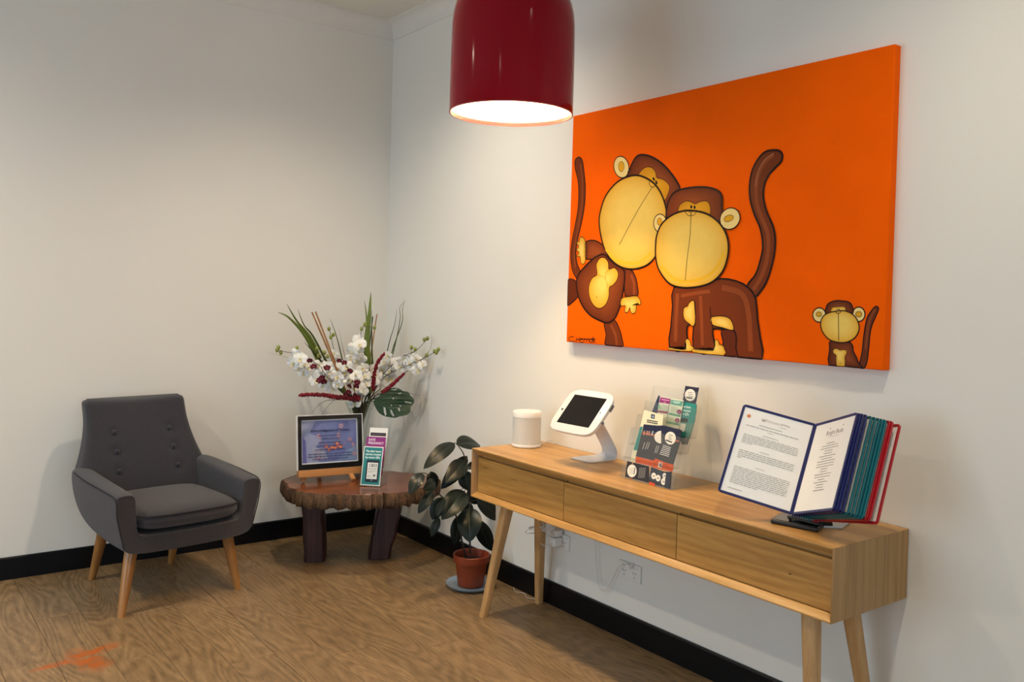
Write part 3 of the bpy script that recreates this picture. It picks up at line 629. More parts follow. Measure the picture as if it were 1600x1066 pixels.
for (fx, fy, tx, ty) in ((-.290, -.295, -.235, -.255), (.262, -.285, .215, -.25), (-.205, .295, -.185, .20), (.190, .295, .175, .2)):
    pth = [Vector((fx, fy, 0)), Vector(((fx*2+tx)/3, (fy*2+ty)/3, .095)), Vector(((fx+2*tx)/3, (fy+2*ty)/3, .19)), Vector((tx, ty, .285))]
    b = B(); rs = [[c+Vector((r*math.cos(2*PI*k/20), r*math.sin(2*PI*k/20), 0)) for k in range(20)] for c, r in zip(pth, (.0165, .021, .0255, .0285))]
    b.rings(rs); b.obj('leg', M['legoak'], CH, world=False, smooth=40)

# ------------------------------------------------------------------ live-edge side table
TZ = 0.425; TC = Vector((-.462, -.602, 0)); TA = math.radians(-28)
st = thing('side_table', 'low live-edge timber slab table with bark rim in the room corner', 'side table', TC, TA)
NS = 300
def edge(k):
    a = 2*PI*k/NS; r = 1+.025*math.sin(3*a+1)+.02*math.sin(5*a+.4)+.012*math.sin(11*a)
    return .412*math.cos(a)*r, .318*math.sin(a)*r
def ridg(k, z):
    a = 2*PI*k/NS
    return .003*math.sin(47*a+1.2*math.sin(z*30))+.0035*math.sin(83*a+2+z*12)+.003*math.sin(29*a+z*8)
rg = random.Random(3); jit = [rg.uniform(-.006, .004) for _ in range(NS)]; crack = {int(NS*.715), int(NS*.80), int(NS*.60), int(NS*.90)}
rs = []
for zi, (z, off) in enumerate([(.425, -.002), (.418, .003), (.404, .006), (.385, .009), (.364, .009), (.349, .002)]):
    r = []
    for k in range(NS):
        ex, ey = edge(k); l = math.hypot(ex, ey); d = off+ridg(k, z)*(1 if zi else .5)+jit[k]*(1 if zi else .6)
        if k in crack or (k-1) in crack: d -= .016
        if zi == 5: d -= .01*abs(math.sin(k*.9)); zz = z+.006*math.sin(k*.7)+rg.uniform(-.004, .004)
        else: zz = z
        r.append(Vector((ex*(1+d/l), ey*(1+d/l), zz)))
    rs.append(r)
b = B(); b.rings(rs[0:2], cap=False); n0 = 0
b2 = B(); b2.rings(rs, cap=False); b2.add(rs[-1], [tuple(range(NS))]); b2.obj('bark_edge', M['bark'], st, world=False, smooth=50)
b = B(); top = [Vector((p.x, p.y, TZ)) for p in rs[0]]
ring1 = [Vector((p.x*1.0, p.y*1.0, TZ-.004)) for p in rs[0]]; ring2 = [Vector((p.x*.985, p.y*.985, TZ+.001)) for p in rs[0]]
b.rings([ring1, ring2], cap=False); b.add(ring2, [tuple(range(NS))]); b.obj('slab_top', M['slabtop'], st, world=False, smooth=30)
def wleg(b0, b1, t0, t1, dep, seed):
    """rough timber leg: foot edge b0-b1 and top edge t0-t1 (front face), depth vector dep"""
    r_ = random.Random(seed); rs = []; n = 6
    for i in range(n+1):
        t = i/n; a = b0.lerp(t0, t); c = b1.lerp(t1, t); wob = Vector((r_.uniform(-.003, .003), 0, 0)) if 0 < i < n else Vector((0, 0, 0))
        a = a+wob*1.3; c = c-wob*.6+Vector((r_.uniform(-.006, .004), 0, 0))*(1 if 0 < i < n else 0)
        e = (c-a).normalized()*.012; rs.append([a+e, c-e, c+dep*.08, c+dep, a+dep, a+dep*.08])
    b = B(); b.rings(rs); b.obj('leg', M['slableg'], st, bevel=.004)
dep = Vector((.10, .19, 0))
wleg(Vector((-.733, -.508, 0)), Vector((-.630, -.553, 0)), onp(471, 777, Vector((-.7, -.52, 0)), Vector((.40, .916, 0))), onp(505.2, 775, Vector((-.7, -.52, 0)), Vector((.40, .916, 0))), dep, 1)
wleg(Vector((-.421, -.642, 0)), Vector((-.310, -.690, 0)), onp(594.5, 775, Vector((-.36, -.668, 0)), Vector((.40, .916, 0))), onp(634.5, 769, Vector((-.36, -.668, 0)), Vector((.40, .916, 0))), dep, 2)

# ------------------------------------------------------------------ framed notice on easel
TT = TZ+.001
fO = onp(465, 736, Vector((-.77, -.49, .49)), Vector((-.07, -.99, .15))); fU = Vector((.996, -.075, -.012)).normalized(); fV = Vector((.03, .15, .988)); fV = (fV-fU*fV.dot(fU)).normalized(); fN = fU.cross(fV)
FW, FH = 0.366, 0.287
ez = thing('tabletop_easel', 'small pine tabletop easel holding the framed notice on slab table', 'easel', fO-Vector((0, 0, fO.z-TT)))
Rm = Matrix((fU, fV, fN)).transposed()
def fP(a, b_, c=0): return fO+fU*a+fV*b_+fN*c
B().box(fP(FW/2, -.018, .006), (FW+.004, .038, .036), Rm).obj('ledge', M['easel'], ez, bevel=.002)
def bar(b, p, q, wd, th, side): 
    d = (q-p); dn = d.normalized(); s1 = (side-dn*side.dot(dn)).normalized(); s2 = dn.cross(s1)
    b.add([p+s1*i*wd/2+s2*j*th/2 for (i, j) in ((-1, -1), (1, -1), (1, 1), (-1, 1))]+[q+s1*i*wd/2+s2*j*th/2 for (i, j) in ((-1, -1), (1, -1), (1, 1), (-1, 1))], [(3, 2, 1, 0), (4, 5, 6, 7), (0, 1, 5, 4), (1, 2, 6, 5), (2, 3, 7, 6), (3, 0, 4, 7)])
def foot(px, py): p = onz(px, py, TT+.007); return p
b = B(); bar(b, foot(472.5, 753), fP(.045, -.02, -.004), .024, .014, fU); b.obj('leg', M['easel'], ez, bevel=.001)
b = B(); bar(b, foot(552.5, 750), fP(FW-.075, -.02, -.004), .024, .014, fU); b.obj('leg', M['easel'], ez, bevel=.001)
hb = fP(FW/2-.02, 0, -.12); hb.z = TT+.007
b = B(); bar(b, hb, fP(FW/2, .20, -.045), .022, .012, fU); b.obj('leg', M['easel'], ez, bevel=.001)
pf = thing('framed_notice', 'black framed acknowledgement notice with purple artwork on the pine easel', 'framed notice', fO)
b = B(); t = .022; dz = .018
for (a, c, e, g) in ((0, FW, 0, t), (0, FW, FH-t, FH), (0, t, t, FH-t), (FW-t, FW, t, FH-t)):
    b.box(fP((a+c)/2, (e+g)/2, 0.0), (c-a, g-e, dz), Rm)
b.obj('frame', M['frameblk'], pf, bevel=.0015)
b = B()
for (a, c, e, g) in ((-.004, FW+.004, FH-.001, FH+.003), (-.004, -.0005, 0, FH), (FW+.0005, FW+.004, 0, FH)):
    b.box(fP((a+c)/2, (e+g)/2, .001), (c-a, g-e, dz+.004), Rm)
b.obj('frame_edge', M['white'], pf, label='pale outer edge')
B().box(fP(FW/2, FH/2, -.005), (FW-2*t+.004, FH-2*t+.004, .004), Rm).obj('backing', M['frameblk'], pf)
I = Ink(.00008); w_, h_ = FW-2*t, FH-2*t
I.rect(.000, .008, w_, h_-.008, 'FAFBFF'); I.rect(.006, .014, w_-.012, h_-.02, '7C88C4')
I.poly([(.006, .014), (.10, .014), (.075, .09), (.12, .14), (.05, .17), (.08, h_-.006), (.006, h_-.006)], 'A4ACD4')
I.poly([(.05, .02), (.15, .03), (.13, .08), (.06, .10)], 'B0B4D0'); I.poly([(.006, .014), (.03, .014), (.026, .13), (.006, .16)], '6E70B8')
I.poly([(.20, .02), (w_-.01, .02), (w_-.01, .10), (.26, .07)], '8CA4D0'); I.poly([(.18, .15), (.30, .17), (w_-.01, .21), (w_-.01, h_-.01), (.2, h_-.01)], '7480BC')
rr = random.Random(5)
for _ in range(9):
    x_, y_ = rr.uniform(.03, .12), rr.uniform(.05, .22); I.line(smooth2([(x_, y_), (x_+.03, y_+.01), (x_+.05, y_-.02), (x_+.08, y_-.03)], 4, False), .0012, 'A6AAC8')
chain = [(.092, .03), (.085, .06), (.12, .085), (.165, .088), (.20, .105), (.235, .095), (.21, .15), (.225, .205)]
I.line(smooth2(chain, 4, False), .003, 'C09AA8'); I.line(smooth2([(.235, .095), (.27, .13), (.295, .10), (.30, .05)], 4, False), .003, 'C09AA8'); I.line(smooth2([(.10, .155), (.12, .11), (.15, .09)], 4, False), .003, 'C09AA8')
for (x_, y_, r_) in ((.098, .155, .013), (.21, .155, .012), (.226, .205, .013), (.275, .13, .011), (.294, .10, .010), (.30, .05, .011), (.095, .035, .012)):
    I.ell(x_, y_, r_, r_, 'B884A0'); I.ell(x_, y_, r_*.7, r_*.7, 'E8C4CC'); I.ell(x_, y_, r_*.4, r_*.4, '5C66A6')
for (x_, y_) in ((.14, .098), (.155, .08), (.172, .09), (.19, .085), (.205, .1), (.22, .092), (.2, .112)):
    I.ell(x_, y_, .011, .009, 'D06A50'); I.ell(x_, y_, .007, .005, 'E8A080')
I.text('Acknowledgement of Country', w_/2, .178, .0125, '20264E', 'C', .23, bold=.0006)
for i, (yy, ww) in enumerate(((.160, .12), (.142, .10), (.122, .13), (.104, .15), (.084, .17), (.062, .25), (.048, .25), (.034, .2))): I.lines(w_/2-ww/2, yy-.008, ww, .010, 1, '3A4270', i, last=1, th=.45)
I.build('printed_sheet', M['ink'], pf, fP(t, t, -.0028), fU, fV)
B().box(fP(FW/2, FH/2, .001), (FW-2*t, FH-2*t, .0015), Rm).obj('glass', M['acrylic'], pf)

# ------------------------------------------------------------------ leaflet holder on the side table
bO = onz(562.5, 757, TT+.010); bU = Vector((.73, -.683, 0)).normalized(); bN = Vector((-bU.y*-1, 0, 0)); bN = Vector((bU.y, -bU.x, 0))  # horizontal facing camera
if bN.dot(CAM-bO) < 0: bN = -bN
tl = math.radians(17); bV = (Vector((0, 0, 1))*math.cos(tl)-bN*math.sin(tl)).normalized(); bNN = bU.cross(bV)
BW = .108
hl = thing('leaflet_holder', 'narrow clear acrylic leaflet holder with stepped pockets on the slab table', 'leaflet holder', Vector((bO.x, bO.y, TT)))
def hP(a, d, z): return bO+bU*a-bN*d+Vector((0, 0, z-.010))   # a across, d back, z above table
def hpan(d0, z0, z1, name='pocket_front'):
    b = B(); k = math.tan(tl); p = [hP(-.004, d0+(z0)*k, z0), hP(BW+.004, d0+z0*k, z0), hP(BW+.004, d0+z1*k, z1), hP(-.004, d0+z1*k, z1)]
    b.prism(p, -bN*.002); b.obj(name, M['acrylic'], hl)
hpan(-.006, 0, .10); hpan(.026, .045, .165); hpan(.062, .08, .235); hpan(.084, .0, .305, 'back_panel')
for a in (-.006, BW+.004):
    b = B(); b.prism([hP(a, -.006, 0), hP(a, .025, .10), hP(a, .050, .10), hP(a, .077, .165), hP(a, .100, .165), hP(a, .134, .235), hP(a, .150, .235), hP(a, .178, .305), hP(a, .184, .305), hP(a, .125, 0)], bU*.002); b.obj('side_panel', M['acrylic'], hl)
B().prism([hP(-.004, -.006, .0), hP(BW+.004, -.006, 0), hP(BW+.004, .115, 0), hP(-.004, .115, 0)], (0, 0, .002)).obj('base', M['acrylic'], hl)
def leaflet(name, label, d0, z0, wd, hh, draw, off=0, paper='paper', thick=.002, grp='leaflets in the side table holder'):
    O = hP(off, d0+z0*math.tan(tl), z0); o = thing(name, label, 'leaflet', O, 0, grp)
    B().prism([O, O+bU*wd, O+bU*wd+bV*hh, O+bV*hh], -bNN*thick).obj('sheet', M[paper], o)
    I = Ink(.00008); draw(I, wd, hh); I.build('printing', M['ink'], o, O, bU, bV, sub_z=.0002)
def d_teal(I, w_, h_):
    I.rect(.004, .005, w_-.008, h_-.010, '1B7F83')
    for i, t in enumerate(('The after hours', 'service trusted', 'by more GPs')): I.text(t, .012, h_-.030-i*.0165, .0105, 'F4FAFA', wmax=.082, bold=.0007)
    I.poly([(.026, .018), (.088, .018), (.092, .022), (.092, .130), (.088, .134), (.026, .134), (.022, .130), (.022, .022)], '10222C')
    I.rect(.029, .034, .056, .086, 'E6E6E4'); I.text('13', .035, .098, .015, '1A2A33', bold=.001); I.text('SICK', .055, .098, .015, '1A2A33', wmax=.027, bold=.0006)
    I.lines(.034, .084, .046, .009, 1, '2A2A2A', 3, last=1); I.lines(.034, .068, .046, .012, 2, '777777', 4); I.lines(.034, .042, .024, .012, 2, '777777', 6)
    I.rect(.068, .046, .004, .014, '123'*2); I.rect(.063, .051, .014, .004, '123'*2); I.ell(.057, .028, .004, .004, '8A9498')
def d_safe(I, w_, h_):
    I.rect(0, 0, w_, h_, '8C2C7C'); I.text('SAFE', .010, h_-.022, .013, 'F6E6F2', bold=.0005); I.text('PREGNANCY', .010, h_-.040, .013, 'F6E6F2', wmax=.085, bold=.0005)
    I.lines(.01, h_-.12, .08, .06, 6, 'E0C0DA')
def d_back(I, w_, h_):
    I.rect(.006, h_-.045, w_-.014, .018, '2E2430'); I.lines(.010, h_-.041, w_-.024, .010, 1, '8A6A70', last=1)
    for i in range(5): I.rect(.022+i*.014, h_-.066, .008, .0035, '8A8078')
    I.text('13', .022, h_-.084, .013, '9A9088'); I.text('51', .046, h_-.084, .013, '3A3A3A'); I.rect(.074, h_-.086, .005, .016, '222222'); I.rect(.0685, h_-.0805, .016, .005, '222222'); I.lines(.02, h_-.15, .06, .04, 4, '888888')
leaflet('leaflet', 'teal leaflet showing a smartphone, front pocket of the side table holder', -.001, .006, .105, .205, d_teal, .001)
leaflet('leaflet', 'purple safe pregnancy leaflet in middle pocket of side table holder', .034, .050, .105, .205, d_safe, .001)
leaflet('leaflet', 'white leaflet with dark heading band, rear pocket of side table holder', .072, .082, .100, .215, d_back, .003)

# ------------------------------------------------------------------ vase and flowers
VC = Vector((-.358, -.378, TT))
def fl3(u, v, Y):
    """photo point at depth Y, kept clear of both walls"""
    p = ony(u, v, min(Y+.14, -.06))
    return p if p.x < -.05 else onx(u, v, -.05)
vs = thing('glass_vase', 'clear flared glass vase full of dark stems behind the framed notice', 'vase', VC)
prof = [(0, .002), (.060, .002), (.066, .012), (.060, .04), (.047, .12), (.043, .20), (.05, .28), (.064, .35), (.084, .395), (.0865, .398), (.084, .399), (.061, .351), (.047, .28), (.040, .20), (.044, .12), (.055, .04), (.05, .02), (0, .018)]
B().lathe([(r, z*1.0) for r, z in prof], VC, 56).obj('vessel', M['glass'], vs, smooth=60)
MOUTH = VC+Vector((0, 0, .395)); BASE = VC+Vector((0, 0, .03))
def arc(p0, p1, n=8, bulge=Vector((0, 0, 0))):
    return [p0.lerp(p1, i/n)+bulge*math.sin(PI*i/n) for i in range(n+1)]
def from_vase(px, py, Y, via=None):
    """smooth path from the vase foot through its mouth to the photo point"""
    e = fl3(px, py, Y); d = (e-MOUTH); m = MOUTH+Vector((d.x, d.y, 0)).normalized()*min(.055, .3*d.length)+Vector((0, 0, .005)); w0 = VC+Vector((d.x, d.y, 0)).normalized()*-.015+Vector((0, 0, .2)); b0 = BASE+Vector((-d.x, -d.y, 0)).normalized()*.03
    pts = [b0, w0, m]+([fl3(*v) for v in via] if via else [])+[e]
    return [Vector(p) for p in smooth2([tuple(p) for p in pts], 6, False)]
sb = thing('stem_bundle', 'bundle of dark stalks standing inside the glass vase', 'stems', BASE, 0)
for k in range(17):
    a = k*2.4; r0, r1 = .012+.018*((k*7) % 5)/5, .020+.028*((k*3) % 7)/7
    P_ = [BASE+Vector((math.cos(a+PI)*r0, math.sin(a+PI)*r0, -.008)), VC+Vector((math.cos(a+.5)*.012, math.sin(a+.5)*.012, .2)), MOUTH+Vector((math.cos(a)*r1, math.sin(a)*r1, -.02+.03*((k*5) % 4)/4)), MOUTH+Vector((math.cos(a)*r1*1.7, math.sin(a)*r1*1.7, .05))]
    B().tube([Vector(p) for p in smooth2([tuple(p) for p in P_], 5, False)], .0034 if k % 3 else .0022, 6).obj('stalk', M['stem' if k % 2 else 'gstem'], sb, smooth=60)
def petal(b, L_, W_, ang, cup, c0, c1_, tw=0):
    n, m = 5, 4; vs_, cs = [], []
    for i in range(n+1):
        t = i/n; wd = W_*math.sin(PI*min(1, t*.86+.06))**.75
        for j in range(m+1):
            s_ = (j/m-.5)*2; x_ = t*L_; y_ = s_*wd/2; z_ = cup*(t*t)*L_-.25*abs(s_)**2*wd*.5+.10*wd*math.sin(s_*5+tw)*t
            vs_.append(Vector((x_*math.cos(ang)-y_*math.sin(ang), x_*math.sin(ang)+y_*math.cos(ang), z_)))
            cs.append(tuple(c0[q]+(c1_[q]-c0[q])*min(1, t*2.2) for q in range(3)))
    b.add(vs_, [(i*(m+1)+j, i*(m+1)+j+1, (i+1)*(m+1)+j+1, (i+1)*(m+1)+j) for i in range(n) for j in range(m)], cs)
def orchid_mesh(R_, white, core, lip, seed, name):
    r_ = random.Random(seed); b = B()
    for a in (90, 215, 325): petal(b, R_*.95, R_*.8, math.radians(a+r_.uniform(-8, 8)), r_.uniform(-.25, .15), core, white, r_.random()*6)
    for a in (15, 165): petal(b, R_*1.05, R_*1.25, math.radians(a+r_.uniform(-8, 8)), r_.uniform(-.1, .25), core, white, r_.random()*6)
    petal(b, R_*.45, R_*.4, math.radians(268), .9, lip, lip); b.ball((0, 0, .006), R_*.13, 6, 4, col=lip)
    return b.mesh(name, M['petal'], smooth=80, colored=True, recalc=False)
WH = [orchid_mesh(.043, (.86, .85, .80), (.74, .73, .55), (.78, .66, .35), s_, 'orchid_flower') for s_ in (1, 2, 3, 4)]
SM = [orchid_mesh(.016, (.085, .006, .016), (.16, .02, .035), (.2, .05, .05), s_, 'small_flower') for s_ in (5, 6)]
def put(me, name, parent, p, face, sc=1, spin=0):
    o = bpy.data.objects.new(name, me); COL.objects.link(o); o.parent = parent
    q = face.normalized().to_track_quat('Z', 'Y'); o.rotation_mode = 'QUATERNION'; from mathutils import Quaternion
    o.rotation_quaternion = q @ Quaternion((0, 0, 1), spin); o.location = p-parent.location; o.scale = (sc, sc, sc); return o
def spray(name, label, tip, via, flowers, buds, Yf, grp='artificial flowers in the glass vase', meshes=WH, stem='stem', spread=.05, sc=(.68, .98)):
    o = thing(name, label, 'artificial flower', VC+Vector((0, 0, .03)), 0, grp)
    path = from_vase(*tip, via=via); B().tube(path, [.0026-.0012*i/(len(path)-1) for i in range(len(path))], 6).obj('stem', M[stem], o, smooth=60)
    for (u, v) in flowers:
        p = fl3(u, v, Yf(u)+rnd.uniform(-spread, spread)); fd = (CAM-p).normalized()+Vector((rnd.uniform(-.5, .5), rnd.uniform(-.5, .5), rnd.uniform(-.35, .45)))
        put(rnd.choice(meshes), 'flower', o, p, fd, rnd.uniform(*sc), rnd.uniform(-.5, .5))
        q = min(path, key=lambda a: (a-p).length)
        if (q-p).length > .02: B().tube([q, q.lerp(p, .5)+Vector((0, 0, .008)), p-fd.normalized()*.006], .0012, 5).obj('flower_stalk', M[stem], o)
    for (u, v) in buds:
        p = fl3(u, v, Yf(u)); B().ball(p, .0105, 8, 6, (1, 1, 1.25)).obj('bud', M['bud'], o, smooth=60)
        q = min(path, key=lambda a: (a-p).length)
        if (q-p).length > .012: B().tube([q, q.lerp(p, .5)+Vector((0, 0, .006)), p], .0012, 5).obj('bud_stalk', M[stem], o)
    return o
spray('orchid_spray', 'white orchid spray arching furthest left out of the vase', (436, 548, -.58), [(505, 575, -.50), (470, 556, -.56)],
      [(463, 554), (458, 568), (476, 568), (474, 583), (482, 574), (469, 561), (466, 576)], [(433, 547), (439, 551), (464, 544), (435, 543)], lambda u: -.57)
spray('orchid_spray', 'low white orchid spray at left above the long red plume', (497, 552, -.62), [(520, 600, -.52)],
      [(500, 584), (511, 591), (505, 603), (510, 574), (500, 571), (519, 607), (494, 594), (516, 583)], [(498, 556), (512, 557), (495, 545), (507, 551)], lambda u: -.58)
spray('orchid_spray', 'white orchid spray with buds standing beside the two tan canes', (515, 515, -.42), [(540, 590, -.40), (524, 555, -.41)],
      [(522, 552), (520, 563), (526, 577)], [(514, 514), (521, 523), (517, 527)], lambda u: -.42, sc=(.55, .8))
spray('orchid_spray', 'dense white orchid spray at front centre over the framed notice', (523, 588, -.62), [(552, 600, -.52)],
      [(527, 589), (539, 583), (528, 601), (549, 595), (534, 570), (556, 586), (541, 573), (519, 598), (553, 607), (533, 594), (546, 583)], [], lambda u: -.60)
spray('orchid_spray', 'tallest white orchid spray, left of the broad green blades', (566, 512, -.46), [(562, 600, -.44), (560, 545, -.46)],
      [(559, 531), (553, 540), (550, 551), (562, 550), (558, 564), (567, 576), (562, 539), (570, 588), (548, 561), (565, 560)], [(565, 514), (570, 507), (585, 512)], lambda u: -.50)
spray('orchid_spray', 'white orchid spray drooping over the lip of the vase', (556, 629, -.56), [(566, 600, -.48)],
      [(554, 631), (564, 622), (560, 606), (567, 611), (572, 600)], [], lambda u: -.53, spread=.02)
spray('orchid_spray', 'white orchid spray curving furthest right with upturned buds', (683, 548, -.80), [(600, 590, -.50), (640, 570, -.66), (662, 560, -.74)],
      [(610, 567), (618, 566), (609, 580), (625, 573), (640, 567), (650, 561), (653, 578), (660, 570), (632, 562), (645, 574)], [(682, 551), (685, 546), (667, 555), (679, 549)], lambda u: -.50-(u-600)/83*.28, spread=.03)
spray('orchid_spray', 'white orchid spray between the broad blades and the curved red plume', (668, 529, -.74), [(595, 590, -.52), (625, 560, -.6), (650, 548, -.68)],
      [(605, 556), (596, 577), (581, 577), (593, 598), (603, 591), (588, 586), (612, 592), (600, 566), (586, 597)], [(643, 543), (649, 546), (645, 553), (641, 560), (663, 531), (668, 529)], lambda u: -.50-max(0, (u-610))/58*.22, spread=.03)
spray('burgundy_orchid_spray', 'small burgundy orchid spray on a dark stem, left side', (483, 563, -.68), [(512, 590, -.62), (500, 572, -.66)],
      [(490, 573), (503, 591), (511, 575), (484, 564), (506, 597), (498, 595)], [], lambda u: -.68, meshes=SM, spread=.01, sc=(.9, 1.2))
spray('burgundy_orchid_spray', 'small burgundy orchid spray among the central white flowers', (526, 560, -.66), [(552, 600, -.6), (540, 570, -.64)],
      [(530, 564), (538, 567), (547, 580), (557, 604), (545, 613), (558, 598), (541, 617)], [], lambda u: -.68, meshes=SM, spread=.01, sc=(.8, 1.1))
def blade(b, path, wd, col, flat=True):
    n = len(path); vs_, cs = [], []
    for i, p in enumerate(path):
        t = (path[min(i+1, n-1)]-path[max(i-1, 0)]).normalized(); s_ = t.cross((CAM-p).normalized()).normalized(); k = i/(n-1); ww = wd*(min(1, .35+k*1.6) if k < .5 else max(.04, (1-k)**.75*1.75) if (1-k)**.75*1.75 < 1 else 1)
        nn = s_.cross(t)
        vs_ += [p-s_*ww/2, p+nn*ww*.18, p+s_*ww/2]; c = tuple(x_*(1-.15*k) for x_ in col); cs += [c, tuple(x_*1.3 for x_ in c), c]
    b.add(vs_, [(3*i+j, 3*i+j+1, 3*i+4+j, 3*i+3+j) for i in range(n-1) for j in (0, 1)], cs)
def grass(label, items):
    o = thing('grass_spray', label, 'artificial grass', VC+Vector((0, 0, .03)), 0, 'artificial foliage in the glass vase')
    for (tip, via, wd, col) in items:
        b = B(); blade(b, from_vase(*tip, via=via), wd, lin(col)); b.obj('blade', M['blade'], o, colored=True, recalc=False, smooth=60)
G1, G2, G3 = '66782A', '4C5A22', '303C1C'
grass('spray of broad green blades fanning up to the left', [((434, 488, -.62), [(510, 585, -.50), (478, 527, -.57), (452, 497, -.6)], .023, G1), ((448, 475, -.6), [(512, 583, -.50), (486, 530, -.55), (464, 502, -.58)], .023, G1), ((465, 483, -.56), [(518, 580, -.48), (490, 527, -.52), (475, 508, -.54)], .014, G2), ((475, 534, -.6), [(520, 590, -.5), (498, 560, -.56)], .018, G3)])
grass('tall bunch of broad green blades rising at the centre', [((579.5, 457, -.47), [(577, 600, -.45), (573, 540, -.47), (577, 495, -.47)], .046, G1), ((569.5, 470, -.48), [(576, 600, -.45), (572, 540, -.48), (573, 500, -.48)], .023, G1), ((581, 482, -.46), [(582, 600, -.44), (581, 540, -.46)], .016, G2), ((577, 560, -.56), [(577, 620, -.50)], .020, G3)])
grass('pair of thin upright green blades beside the tan canes', [((516, 498, -.5), [(540, 585, -.46), (527, 530, -.49)], .010, G2), ((529.5, 514, -.5), [(543, 580, -.46), (536, 545, -.49)], .004, G3)])
grass('wispy thin grass stems rising to the right', [((620, 481, -.42), [(596, 590, -.42), (607, 540, -.42), (617, 505, -.42)], .007, G3), ((632, 467, -.40), [(600, 600, -.42), (614, 545, -.41), (628, 505, -.4), (629, 485, -.4)], .007, G3), ((635, 470, -.42), [(600, 600, -.43), (616, 545, -.42), (625, 500, -.42), (625, 480, -.42)], .006, G2), ((673, 518, -.72), [(610, 600, -.5), (668, 553, -.7)], .0045, G3)])
grass('thin dark grass drooping to the left over the vase lip', [((482, 652, -.6), [(535, 625, -.5), (505, 628, -.56)], .0045, G3), ((497, 656, -.6), [(540, 624, -.5), (520, 627, -.56)], .0045, G3), ((419, 551, -.6), [(505, 585, -.5), (452, 560, -.58)], .003, G2)])
grass('thin dark grass drooping to the right behind the large leaf', [((658, 619, -.5), [(610, 612, -.45), (640, 615, -.48)], .0045, G3), ((631, 673, -.5), [(618, 630, -.45), (630, 650, -.48)], .0045, G3), ((648, 657, -.5), [(620, 620, -.45), (641, 642, -.48)], .0045, G3)])
def cane(label, tip, mid, r_=.0045, m='stick'):
    p = from_vase(*tip, via=[mid]); p = p[12:] ; p = [p[0], p[-1]]
    b = B(); b.tube([p[0].lerp(p[1], t) for t in (0, .3, .31, .6, .61, 1)], [r_, r_, r_*1.15, r_*1.0, r_*1.15, r_], 8)
    tag(b.obj('cane', M[m], None, smooth=40, org=p[0]), label, 'cane', 'canes in the vase')
cane('thick tan cane leaning left, the left one of a pair', (487.5, 488, -.45), (520, 560, -.43)); cane('tan cane leaning left, the right one of a pair', (493, 487, -.42), (523, 560, -.41))
cane('dark upright cane close to the central broad blades', (582.5, 495, -.40), (579, 560, -.41), .003, 'gstem'); cane('tan upright cane just right of the broad blades', (589, 491, -.38), (584, 560, -.40), .0035)
def plume(label, path, r_):
    path = [fl3(*q) for q in path]; path = [Vector(p) for p in smooth2([tuple(p) for p in path], 8, False)]
    o = thing('red_plume', label, 'artificial flower', VC+Vector((0, 0, .03)), 0, 'red plumes in the vase')
    st_ = [MOUTH+Vector((0, 0, -.37)), MOUTH+Vector((0, 0, -.1)), MOUTH+(path[0]-MOUTH)*.3, path[0]]
    B().tube([Vector(p) for p in smooth2([tuple(p) for p in st_], 4, False)], .002, 6).obj('stem', M['stem'], o, smooth=60)
    b = B(); rr = random.Random(len(label)); n = len(path)
    for i in range(int(2300*r_*10)):
        t = rr.random(); k = t*(n-1); j = min(int(k), n-2); p = path[j].lerp(path[j+1], k-j); q = r_*(1-.55*t)
        d = Vector((rr.gauss(0, 1), rr.gauss(0, 1), rr.gauss(0, 1))).normalized()*q*rr.uniform(.6, 1); b.ball(p+d, .0056, 6, 4)
    b.tube(path, r_*.45, 6); b.obj('bloom', M['plume'], o, smooth=60)
plume('long red plume lying out to the left', [(562, 624, -.55), (530, 621, -.6), (498, 617, -.66), (469, 617.5, -.70)], .0145)
plume('tall curved red plume right of the broad blades', [(583, 608, -.56), (585, 585, -.58), (590, 567, -.6), (600, 553, -.62)], .012)
plume('short red plume slanting right above the large leaf', [(598, 614, -.6), (610, 604, -.62), (622, 593, -.64), (631, 584, -.66)], .011)
plume('short dark red plume low in the centre of the arrangement', [(566, 624, -.5), (556, 618, -.54), (545, 602, -.58)], .010)
# monstera leaf
ml = thing('monstera_leaf', 'large dark green split leaf hanging over the right side of the vase', 'artificial leaf', VC+Vector((0, 0, .03)), 0, 'artificial foliage in the glass vase')
mc = fl3(614, 629, -.66); mN = (Vector((-.45, -.80, .38))).normalized()
cv = lambda L_: [(410+u/4.1, 440+v/4.1) for u, v in L_]
mU = Vector((0, 0, 1)).cross(mN).normalized(); mV = mN.cross(mU)
def mp2(L_):
    out = []
    for (u, v) in cv(L_): p = onp(u, v, mc, mN); out.append(((p-mc).dot(mU), (p-mc).dot(mV)))
    return out
outl = [(712, 770), (722, 752), (745, 735), (765, 712), (800, 690), (840, 678), (880, 685), (900, 700), (935, 705), (950, 730), (968, 745), (972, 770), (960, 790), (950, 800), (945, 835), (920, 855), (880, 862), (850, 872), (815, 868), (780, 860), (745, 838), (722, 800)]
hol = [[(776, 800), (788, 810), (795, 850), (787, 860), (778, 835)], [(818, 822), (828, 822), (846, 858), (838, 864), (822, 845)], [(866, 812), (878, 808), (884, 828), (876, 832)], [(912, 765), (955, 772), (957, 780), (915, 774)], [(840, 695), (858, 684), (862, 688), (846, 699)], [(868, 716), (890, 710), (892, 716), (872, 721)], [(832, 748), (842, 742), (845, 750), (836, 755)], [(821, 790), (829, 788), (830, 797), (823, 798)], [(870, 790), (888, 794), (890, 802), (876, 800)]]
O2 = mp2(smooth2(outl, 2)); H2 = [mp2(h_) for h_ in hol]
loops = [[Vector((p[0], p[1], 0)) for p in l] for l in [O2]+H2]; flat = [p for l in loops for p in l]; tri = tessellate_polygon(loops)
def bendz(x_, y_): return -.9*(x_*x_)-.8*y_*y_
vs_ = [mc+mU*p.x+mV*p.y+mN*bendz(p.x, p.y) for p in flat]
